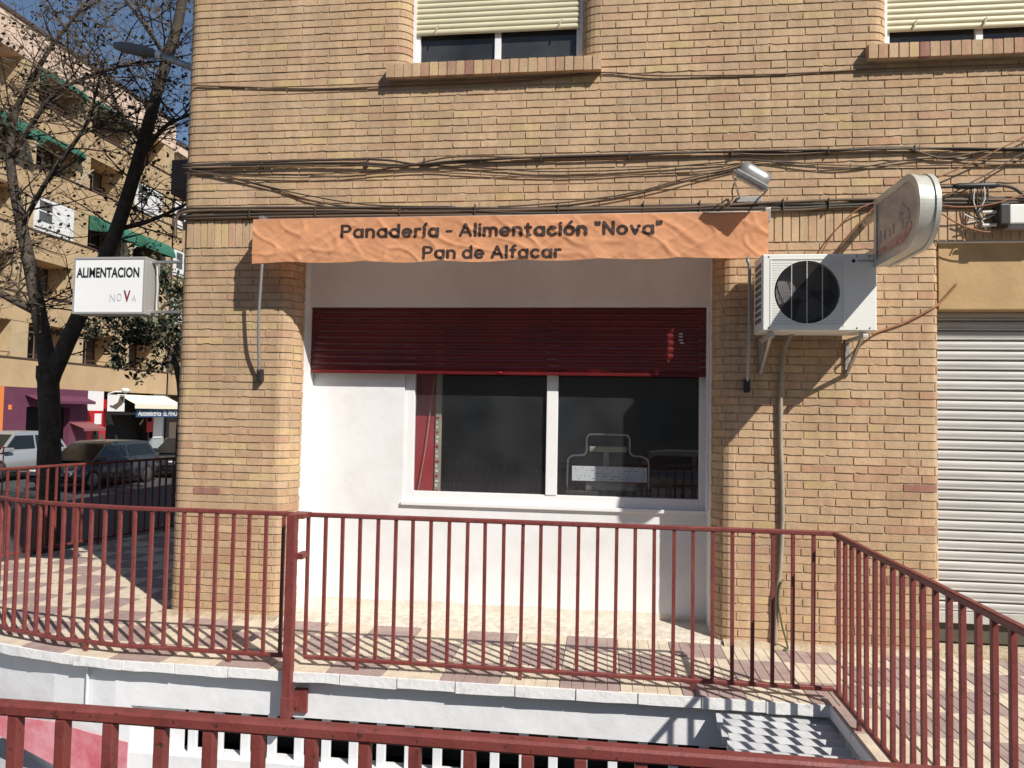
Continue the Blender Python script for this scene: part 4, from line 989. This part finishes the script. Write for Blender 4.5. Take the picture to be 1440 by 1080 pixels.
o = MB().tube(spline([(1.395,-.05,.52),(1.375,-.05,.45),(1.372,-.052,.337),(1.399,-.06,.173),(1.437,-.075,.02),(1.40,-.10,.012)], 6), .008, 6).build('cord', 'hose_green', smooth=True, fix=False)
tag(o, 'greenish cord end tied to the hose near the floor', 'cord')
# wall cabinet on the side wall and the street lamp arm
wc = thing('wall_cabinet', 'dark brown metal cabinet high on the shaded side wall', 'box', (-4.0,.7,3.86))
MB().rbox(-4.20,-3.77,.52,.95,3.86,4.2,.01).build('casing', 'rail_dark', wc); MB().rbox(-4.16,-3.80,.508,.522,3.89,4.17,.006).build('door', 'rail_dark', wc)
lm = thing('street_lamp', 'grey street lamp on a long arm leaning out past the brick corner', 'lamp', (-3.77,4,6.0))
MB().tube([(-3.76,4,5.9),(-6.225,4,6.882),(-6.768,4,7.10)], [.055,.05,.045], 10).build('arm', 'steel', lm, smooth=True)
MB().tube([(-6.62,4,7.04),(-6.70,4,7.072)], .052, 10).build('band', 'sign_white', lm)
b_ = MB().lathe([(0,.03),(.03,.06),(.2,.085),(.55,.08),(.68,.05),(.72,.01)], (-6.72,4,7.08), (-.93,0,.22), 12); b_.build('lamp_head', mat('lamp_grey', (.17,.17,.16), .5), lm, smooth=True)

# behind the shop glass
rp_ = thing('red_panel', 'red panel standing behind the left end of the shop window', 'panel', (-1.6,.66,1.0))
MB().rbox(-1.80,-1.555,.655,.675,1.0,2.6,.003).build('board', 'red_curtain', rp_); MB().rbox(-1.553,-1.50,.64,.68,1.0,2.6,.003).build('edge_strip', 'beige', rp_)
for i in range(16): MB().box(-1.545,-1.545+rnd.uniform(.01,.035),.636,.641,1.06+i*.045,1.075+i*.045+rnd.uniform(0,.015)).build('sticker', 'paper' if i % 3 else 'red_curtain', rp_)
o = MB().tube([(-1.70,.63,1.07),(-1.64,.63,1.45),(-1.57,.63,2.1)], .004, 5).build('blind_cord', 'beige'); tag(o, 'thin slanting cord in front of the red panel', 'cord')
sc = thing('counter_scale', 'chrome wire-framed shop scale with white printed strip behind right window', 'scale', (.05,.75,1.05))
out = [(-.33,.75,1.10),(-.325,.75,1.36),(-.31,.75,1.40),(-.27,.75,1.42),(-.19,.75,1.425),(-.155,.75,1.46),(-.155,.75,1.57),(-.135,.75,1.61),(-.09,.75,1.618),(.17,.75,1.618),(.22,.75,1.61),(.24,.75,1.57),(.24,.75,1.47),(.27,.75,1.43),(.34,.75,1.425),(.39,.75,1.40),(.41,.75,1.36),(.412,.75,1.10)]
MB().tube(spline(out, 4), .0095, 8).build('wire_frame', 'chrome', sc, smooth=True)
MB().rbox(-.285,.395,.738,.748,1.19,1.325,.003).build('printed_strip', 'paper', sc)
rr = random.Random(3)
mk = MB()
for i in range(70): a = rr.uniform(-.27,.37); z = rr.choice((1.21,1.235,1.26,1.285,1.305)); mk.box(a,a+rr.uniform(.006,.016),.7368,.7375,z,z+.006)
mk.build('print_marks', 'sign_side', sc)
MB().rbox(-.13,.215,.80,.95,1.455,1.505,.012).build('weighing_pan', 'beige', sc); MB().rbox(0,.05,.84,.9,1.32,1.455,.004).build('stem', 'steel', sc)
MB().rbox(-.16,.3,.77,1.0,1.10,1.19,.012).build('base', 'steel', sc); MB().rbox(-.35,.45,.70,1.1,1.06,1.098,.01).build('shelf', 'dark_room', sc)

# louvred cover over the areaway
mat('louvre_white', (.52,.53,.54), .6, col2=(.40,.41,.41), scale=9)
lc = thing('louvre_cover', 'white louvred cover over the areaway inside the railing corner', 'grating', (1.08,-1.7,-.12))
j = 0; y = -1.13
while y > -2.9:
    xl = .735+(.028 if j % 2 else 0)+rnd.uniform(-.006,.006)
    MB().prism_axis([(y-.128,-.165),(y-.124,-.172),(y+.002,-.112),(y,-.10),(y-.014,-.098)], xl, 1.424, 'x').build('louvre_slat', 'louvre_white', lc); y -= .108; j += 1
for x in (.77,1.40): MB().box(x-.012,x+.012,-2.95,-1.11,-.20,-.174).build('bearer', 'galv', lc)

# ================================================================== BACKGROUND: trees
def grow(mb, p, d, L, rad, depth, tips, rr):
    n = 4; pts = [p]; rs = [rad]; q = p.copy(); dd = d.copy()
    for i in range(n):
        dd = (dd+Vector((rr.uniform(-1,1),rr.uniform(-1,1),rr.uniform(-.7,.9)))*.22).normalized(); q = q+dd*L/n; pts.append(q); rs.append(rad*(1-.55*(i+1)/n))
    mb.tube(pts, rs, 5 if rad > .02 else 3, cap=False)
    if depth == 0: tips += pts[1:]; return
    for k in range(rr.choice((3,4)) if depth > 1 else rr.choice((4,5))):
        i = rr.randint(1, n); b = pts[i]
        nd = (dd*.75+Vector((rr.uniform(-1,1),rr.uniform(-1,1),rr.uniform(-.6,.8)))).normalized()
        grow(mb, b, nd, L*rr.uniform(.5,.75), rs[i]*.6, depth-1, tips, rr)
tr = thing('plane_tree', 'tall nearly bare street tree with forked dark trunk beside the far railing', 'tree', (-9.8,6,GZ))
rr = random.Random(11)
MB().tube(spline([(-9.72,6,GZ-.05),(-9.78,6,.3),(-9.80,6,1.4),(-9.86,6,2.1),(-9.87,6,2.5)], 5), [.24]*3+[.19]*6+[.175]*8+[.20]*4, 12).build('trunk', 'bark', tr, smooth=True)
limbs = [([(-9.84,6,2.25),(-10.0,6,3.0),(-10.25,6.0,4.0),(-10.6,6.1,5.0),(-10.86,6.1,6.0),(-10.92,6.1,6.7),(-10.8,6.1,7.3),(-10.5,6.1,7.9)],.15,.03),
         ([(-9.84,6,2.25),(-9.55,6,2.9),(-9.1,6,3.9),(-8.65,6,5.0),(-8.25,6,6.4),(-7.95,6,7.6),(-7.62,6,8.8),(-7.5,6,10.2)],.15,.075),
         ([(-10.2,6,3.5),(-10.9,5.8,3.9),(-11.6,5.6,4.6)],.08,.04),
         ([(-8.3,6,6.2),(-7.7,5.8,6.7),(-7.2,5.7,6.85)],.05,.02),
         ([(-8.7,6,4.95),(-8.2,6.3,5.2),(-7.4,6.4,5.6)],.05,.02),
         ([(-10.9,6.1,6.3),(-9.9,5.8,7.3),(-8.9,5.6,7.6),(-7.9,5.4,7.7)],.05,.02),
         ([(-10.6,6.1,5.1),(-9.8,5.7,5.8),(-9.0,5.5,6.6),(-8.7,5.4,7.3)],.05,.02),
         ([(-8.2,6,6.5),(-9.0,6.4,7.3),(-9.6,6.6,8.4)],.05,.02), ([(-11,6.1,7),(-10.2,6,8.2),(-9.4,6,9.2)],.05,.02), ([(-7.8,6,8.0),(-8.6,6.2,9.0),(-9.3,6.2,9.8)],.045,.02)]
tw = MB(); tips = []
for pts, ra, rb in limbs:
    P = spline(pts, 5); n = len(P); MB().tube(P, [ra+(rb-ra)*i/(n-1) for i in range(n)], 8).build('limb', 'bark', tr, smooth=True)
    for i in range(3 if ra > .1 else 1, n):
        if rr.random() < (.7 if ra > .1 else 1):
            for _ in range(1 if ra > .1 else 2):
                d = Vector((rr.uniform(-1,1),rr.uniform(-1,1),rr.uniform(-.35,.8))).normalized()
                grow(tw, P[i], d, rr.uniform(.7,1.25), .018, 2, tips, rr)
tw.build('twigs', 'twig', tr, fix=False, kind='stuff')
lv = MB()
for p in tips:
    if rr.random() < .33:
        s_ = rr.uniform(.02,.05); a = Vector((rr.uniform(-1,1),rr.uniform(-1,1),rr.uniform(-1,1))).normalized(); b = a.orthogonal().normalized(); c = a.cross(b)
        q = p+Vector((0,0,-s_)); lv.add([q+b*s_,q+c*s_*.7,q-b*s_,q-c*s_*.7],[(0,1,2,3)])
lv.build('dry_leaves', 'leaf_dry', tr, fix=False, kind='stuff')
def leafy(name, label, base, cz, rx, rz, nclump, nleaf, seed, dens=.085, lean=0):
    t = thing(name, label, 'tree', base, None); q = random.Random(seed); b = Vector(base)
    MB().tube(spline([b,b+Vector((.02,0,2.0)),b+Vector((lean*.12,0,3.6)),b+Vector((lean,.1,cz-base[2]+.6))], 5), [.12]*6+[.09]*5+[.05]*5, 8).build('trunk', 'bark', t, smooth=True)
    br = MB(); ca = MB(); cb_ = MB(); b = b+Vector((lean,0,0))
    for k in range(nclump):
        while True:
            o = Vector((q.uniform(-1,1),q.uniform(-1,1),q.uniform(-1,1)))
            if .25 < o.length < 1: break
        c = Vector((b.x+o.x*rx, b.y+o.y*rx, cz+o.z*rz))
        br.tube([Vector((b.x,b.y,cz-rz*.5)), (c+Vector((b.x,b.y,cz)))*.5+Vector((0,0,-.1)), c], [.03,.018,.006], 4, cap=False)
        cr = q.uniform(.25,.5)
        for i in range(nleaf):
            p = c+Vector((q.gauss(0,1),q.gauss(0,1),q.gauss(0,.8)))*cr*.5
            a = Vector((q.uniform(-1,1),q.uniform(-1,1),q.uniform(-.4,1))).normalized(); e = a.orthogonal().normalized(); e = Matrix.Rotation(q.uniform(0,6.28),3,a)@e; h = a.cross(e); s_ = dens*q.uniform(.6,1.3)
            (ca if q.random() < .72 else cb_).add([p+e*s_,p+h*s_*.45,p-e*s_,p-h*s_*.45],[(0,1,2,3)])
    br.build('branches', 'twig', t, fix=False)
    ca.build('crown', 'leaf_green', t, fix=False, kind='stuff'); cb_.build('pale_leaves', 'leaf_pale', t, fix=False, kind='stuff')
leafy('leafy_tree', 'dense dark evergreen tree behind the white light box sign', (-10.95,12,GZ), 4.15, 1.5, 1.4, 62, 80, 5, lean=-1.1)

# ================================================================== BACKGROUND: apartment block across the side street
def apartments(name, label, Y0, Y1, ztop_, awn, white, shops=True):
    a = thing(name, label, 'building', (-28,(Y0+Y1)/2,GZ)); X = -26
    nb = max(1, round((Y1-Y0)/3.6)); bay = (Y1-Y0)/nb
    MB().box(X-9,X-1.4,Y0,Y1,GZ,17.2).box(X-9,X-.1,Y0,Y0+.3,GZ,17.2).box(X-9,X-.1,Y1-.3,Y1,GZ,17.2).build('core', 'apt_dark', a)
    for i in range(5):
        z0 = 2.62+2.96*i; z1 = z0+1.28
        MB().box(X-1.4,X,Y0,Y1,z0,z1).build('balcony_band', 'apt_band', a)
        MB().box(X-.06,X+.05,Y0,Y1,z1+.003,z1+.06).build('band_coping', 'rail_dark', a)
        for k in range(nb):
            yb = Y0+k*bay
            MB().box(X-1.3,X-.02,yb+bay-1.05,yb+bay-.05,z1+.003,z0+2.957).build('pillar', 'apt_brick', a)
            zt = z0+2.95
            if (i,k) in white:
                p = MB().box(X-.2,X-.03,yb+.05,yb+bay-1.06,z1+.07,zt).build('window', 'apt_white', a)
                h2 = (yb+.05+yb+bay-1.06)/2
                MB().box(X-.035,X-.02,yb+.3,h2-.2,z1+.55,zt-.15).build('pane', 'dark_glass', p)
                MB().box(X-.03,X-.005,yb+.25,h2-.15,z1+1.0,z1+1.06).build('glazing_bar', 'apt_white', p)
            else:
                p = MB().box(X-1.38,X-1.33,yb+.5,yb+1.9,z1-.9,zt-.2).build('window', 'apt_white', a)
                MB().box(X-1.33,X-1.30,yb+.6,yb+1.8,z1-.8,zt-.3).build('pane', 'void', p)
            MB().box(X-.02,X+.0,yb+.02,yb+bay-1.07,z1+.22,z1+.26).build('handrail', 'rail_dark', a)
            if (i,k) in awn:
                y0, y1 = yb+.0, yb+bay-1.0; v = []; f = []
                for j in range(7):
                    t = j/6; gx, gz = ((.45,.42) if i > 2 and k > 2 else (.9,.95)); xx = X+.02+gx*math.sin(t*PI/2); zz = zt+.02-gz*(1-math.cos(t*PI/2))*.85-.1*t
                    v += [(xx,y0,zz),(xx,y1,zz)]
                f = [(2*j,2*j+1,2*j+3,2*j+2) for j in range(6)]
                v += [(X+.02,y0,zt-.75),(X+.02,y1,zt-.75)]; m_ = len(v)
                f += [tuple([2*j for j in range(7)]+[m_-2]), tuple([2*j+1 for j in range(7)]+[m_-1])]
                MB().add(v, f).build('sun_awning', 'green_cloth', a, fix=False)
                MB().tube([(X+.9,y1-.05,zt-1.0),(X+.05,y1-.05,zt-1.6)], .03, 5).build('awning_arm', 'apt_white', a)
    MB().box(X-9,X+.02,Y0,Y1,17.42,ztop_).build('roof_parapet', 'apt_pink', a)
    MB().box(X-9,X+.09,Y0-.05,Y1+.05,ztop_+.003,ztop_+.16).build('coping', 'rail_dark', a)
    return a
ap = apartments('apartment_block', 'tall ochre apartment block with balconies and green awnings across the street', 13.75, 35.3, 18.95,
    {(4,3),(4,4),(3,3),(3,2),(2,4),(2,5)}, {(2,3),(1,5),(3,5)})
ap2 = apartments('apartment_block', 'farther pale apartment block just left of the brick corner', 35.6, 52, 17.9, set(), {(1,0),(2,0),(3,0)})
# shop fronts of the nearer block
X = -26
def sf(nm, m, y0, y1, z0, z1, d0=-.3, d1=.0): return MB().box(X+d0,X+d1,y0,y1,z0,z1).build(nm, m, ap)
sf('orange_pilaster','orange',22.75,23.2,GZ,2.61,-.3,.04)
sf('purple_front','purple',23.2,24.55,GZ,2.61); sf('purple_front','purple',27.3,28.55,GZ,2.61); sf('purple_front','purple',24.55,27.3,1.75,2.61)
sf('shop_opening','void',24.55,27.3,GZ,1.75,-1.3,-.9)
sf('red_front','shop_red',28.56,29.75,GZ,1.6); sf('white_front','apt_white',28.56,29.75,1.6,2.61); sf('red_front','shop_red',29.75,30.2,GZ,2.2,-.3,-.15)
sf('shop_opening','void',30.2,34.2,GZ,2.61,-1.3,-.9); sf('white_panel','apt_white',34.2,35.1,0.05,1.5,-.3,-.02); sf('grey_front','shop_grey',34.2,35.3,GZ,2.61,-.34,-.06)
sf('sill','apt_white',28.5,30.3,-.45,-.2,-.2,.12)
for y0, z0, w, h_, m in ((29.1,.9,.5,.55,'apt_white'),(29.0,.1,.45,.7,'black_plastic'),(29.1,.35,.12,.3,'apt_white'),(29.55,-.0,.3,.4,'apt_dark'),(33.5,.4,.6,.9,'shop_red'),(33.55,1.0,.4,.3,'pink_cloth'),(23.5,1.6,.18,.22,'orange')): sf('poster',m,y0,y0+w,z0,z0+h_,-.02,.02)
v = [(X+.02,30.75,2.5),(X+.02,35.25,2.5),(X+1.1,35.25,2.0),(X+1.1,30.75,2.0),(X+1.1,35.25,1.75),(X+1.1,30.75,1.75)]
MB().add(v, [(0,1,2,3),(3,2,4,5)]).build('cream_awning', 'cloth_cream', ap, fix=False)
v = [(X+.02,24.4,2.3),(X+.02,28.2,2.3),(X+.7,28.2,2.05),(X+.7,24.4,2.05),(X+.7,28.2,1.92),(X+.7,24.4,1.92)]
MB().add(v, [(0,1,2,3),(3,2,4,5)]).build('purple_awning', 'purple', ap, fix=False)
v = [(X+.02,27.3,1.0),(X+.02,28.9,1.0),(X+.8,28.9,.72),(X+.8,27.3,.72),(X+.8,28.9,.6),(X+.8,27.3,.6)]
MB().add(v, [(0,1,2,3),(3,2,4,5)]).build('small_awning', 'pink_cloth', ap, fix=False)
def text_yz(body, y0, y1, z0, z1, xx, m, parent, bold=.02):
    mb = text_mb(body, y0, y1, z0, z1, bold)
    for w_ in words(mb, .1): w_.v = [(xx, x, z) for x, y, z in w_.v]; w_.build('lettering', m, parent, fix=False)
bs = thing('shop_sign', 'blue workshop sign board with white lettering under the cream awning', 'sign', (X+.9,33.2,1.5))
MB().box(X+.86,X+.93,31.2,35.1,1.28,1.70).build('board', 'sign_blue', bs)
text_yz('Autoeléctrica  EL PINO', 31.3, 35.0, 1.35, 1.65, X+.935, 'apt_white', bs)
ps = thing('poster_sign', 'square white sign picturing a dark reclining chair above the red front', 'sign', (X+.5,30,1.6))
MB().box(X+.45,X+.52,29.42,30.72,1.58,2.45).build('board', 'apt_white', ps)
MB().prism_axis([(30.62,2.35),(30.30,2.36),(30.15,2.05),(29.75,1.88),(29.55,1.90),(29.52,1.82),(29.9,1.72),(30.05,1.66),(30.1,1.72),(30.45,1.92),(30.55,2.0)], X+.52, X+.53, 'x').build('picture', 'apt_dark', ps)
wl_ = thing('wall_lamp', 'small white wall lamp above the square chair sign', 'lamp', (X+.3,30.3,2.66))
MB().tube([(X+.0,30.1,2.5),(X+.4,30.1,2.62),(X+.8,30.2,2.62)], .04, 6).build('arm', 'apt_white', wl_); MB().lathe([(0,.05),(.08,.2),(.2,.22),(.26,.1)], (X+.85,30.25,2.55), (0,.2,1), 10).build('shade', 'apt_white', wl_, smooth=True)
# block on the viewer's side of the street, seen only mirrored in the glass
ob = thing('mirrored_building', 'pale building across the road reflected faintly in the shop window', 'building', (0,-28,-.6))
MB().box(-26,30,-36,-27,-.6,13).build('wall', 'facade_cream', ob)
for i in range(13):
    for k in range(4):
        x = -23+i*4.1; z = 1.0+k*3.1; p = MB().box(x,x+1.5,-27.02,-26.95,z-.4,z+1.6).build('window', 'beige', ob); MB().box(x+.1,x+1.4,-26.96,-26.93,z-.3,z+1.5).build('pane', 'shop_grey', p)

# ================================================================== CARS
def car(label, x, y, paint, L=4.4, Wd=1.76, H=1.46, wagon=True, z=GZ, loc_rot=-PI/2):
    """length runs along local x with the front at +x"""
    c = thing('parked_car', label, 'car', (x,y,z), 'cars parked across the side street'); hw = Wd/2
    st = [(-L/2,.35,.62,.80),(-L/2+.06,.28,.86,.92),(-L/2+.5,.22,.92,.98),(-L*.1,.20,.90,1),(L*.16,.20,.88,1),(L/2-.55,.22,.76,.97),(L/2-.15,.26,.66,.90),(L/2,.34,.52,.74)]
    if not wagon: st[2] = (-L/2+.5,.22,.94,.98)
    v = []; 
    for xs, zl, zh, k in st:
        w = hw*k
        v += [(xs,-w*.92,zl),(xs,-w,zl+.14),(xs,-w*1.0,(zl+zh)/2),(xs,-w*.95,zh-.06),(xs,-w*.84,zh),(xs,w*.84,zh),(xs,w*.95,zh-.06),(xs,w,(zl+zh)/2),(xs,w,zl+.14),(xs,w*.92,zl)]
    m = 10; n = len(st)
    f = [(i*m+k,i*m+(k+1)%m,(i+1)*m+(k+1)%m,(i+1)*m+k) for i in range(n-1) for k in range(m)]+[tuple(range(m)), tuple(range((n-1)*m,n*m))[::-1]]
    M_ = Matrix.Translation((x,y,z))@Matrix.Rotation(loc_rot,4,'Z')
    def put(mb, nm, mt, par, smooth=False):
        mb.v = [tuple(M_@Vector(p)) for p in mb.v]; return mb.build(nm, mt, par, smooth=smooth)
    body = put(MB().add(v, f), 'body', paint, c, True)
    xb = -L/2+.12 if wagon else -L/2+.75; xr = -L/2+.55 if wagon else -L/2+1.25
    g0 = [(xb,.90),(xr,H-.05),(xr+.5,H),(L*.02,H),(L*.10,H-.05),(L*.27,.87)]
    v = []
    for xs, zz in g0:
        k = .84-.16*(zz-.88)/(H-.88); v += [(xs,-hw*k,zz),(xs,hw*k,zz)]
    n = len(g0)
    f = [(2*i,2*i+1,2*i+3,2*i+2) for i in range(n-1)]+[tuple(range(0,2*n,2)), tuple(range(1,2*n,2))[::-1]]
    put(MB().add(v, f), 'cabin', paint, c)
    def off(p, q, t): return (p[0]+(q[0]-p[0])*t, p[1]+(q[1]-p[1])*t)
    def ky(zz): return hw*(.84-.16*(zz-.88)/(H-.88))+.006
    for s_ in (-1, 1):
        zt, zb = H-.13, .955
        xA = xb+(xr-xb)*(zb-.9)/(H-.95)+.12; xA2 = xb+(xr-xb)*(zt-.9)/(H-.95)+.14; xF = L*.27-(L*.17)*(zb-.87)/(H-.92)-.09; xF2 = L*.27-(L*.17)*(zt-.87)/(H-.92)-.1
        xm = (xA+xF)/2
        for a0,a1,b0,b1 in ((xA,xm-.04,xA2,xm-.04),(xm+.04,xF,xm+.04,xF2)):
            put(MB().add([(a0,s_*ky(zb),zb),(a1,s_*ky(zb),zb),(b1,s_*ky(zt),zt),(b0,s_*ky(zt),zt)],[(0,1,2,3)]), 'side_window', 'void_glass', c)
        put(MB().rbox(L*.19,L*.27,s_*hw*.98-.06,s_*hw*.98+.10*s_+.0,.90,1.03,.02) if s_ > 0 else MB().rbox(L*.19,L*.27,-hw*.98-.10,-hw*.98+.06,.90,1.03,.02), 'mirror', paint, c)
        put(MB().rbox(L/2-.30,L/2-.08,s_*hw*.68-.14,s_*hw*.68+.14,.50,.64,.03), 'headlight', 'lamp_lens', c)
        put(MB().rbox(-L/2-.01,-L/2+.12,s_*hw*.72-.10,s_*hw*.72+.10,.62,.82,.02), 'tail_light', 'lamp_red', c)
        for wx in (-L*.30, L*.31):
            w_ = put(MB().lathe([(-.1,.24),(-.1,.30),(-.08,.32),(.08,.32),(.1,.30),(.1,.24)], (wx,s_*(hw-.1),.32), (0,1,0), 20), 'wheel', 'tyre', c)
            put(MB().lathe([(0,.21),(.012,.19),(.02,.05)], (wx,s_*(hw+.002),.32), (0,s_,0), 14), 'rim', 'rim', w_)
    k = hw*.76
    put(MB().add([(L*.262,-k,.90),(L*.262,k,.90),(L*.118,k*.86,H-.09),(L*.118,-k*.86,H-.09)],[(0,1,2,3)]), 'windscreen', 'void_glass', c)
    put(MB().add([(xb-.005,-k*.9,.95),(xb-.005,k*.9,.95),(xr-.06,k*.8,H-.12),(xr-.06,-k*.8,H-.12)],[(0,1,2,3)]), 'rear_window', 'void_glass', c)
    put(MB().rbox(L/2-.03,L/2+.015,-.26,.26,.36,.47,.01), 'number_plate', 'apt_white', c)
    return c
mat('void_glass', (.012,.014,.016), .08)
car('dark grey estate car parked behind the far railing, right of the trunk', -16.5, 16.5, 'car_dark', L=4.5)
car('black saloon car half hidden by the brick corner', -16.3, 21.5, 'car_black', wagon=False)
car('silver car parked left of the tree trunk', -20.6, 17.4, 'car_silver', L=4.2, H=1.55, z=GZ+.12)
car('grey car seen only as a reflection in the right shop pane', 2.9, -14.2, 'car_silver', L=4.3, z=-.6, loc_rot=0)
car('dark car seen only as a reflection in the left shop pane', -3.4, -14.4, 'car_dark', L=4.3, z=-.6, loc_rot=0)
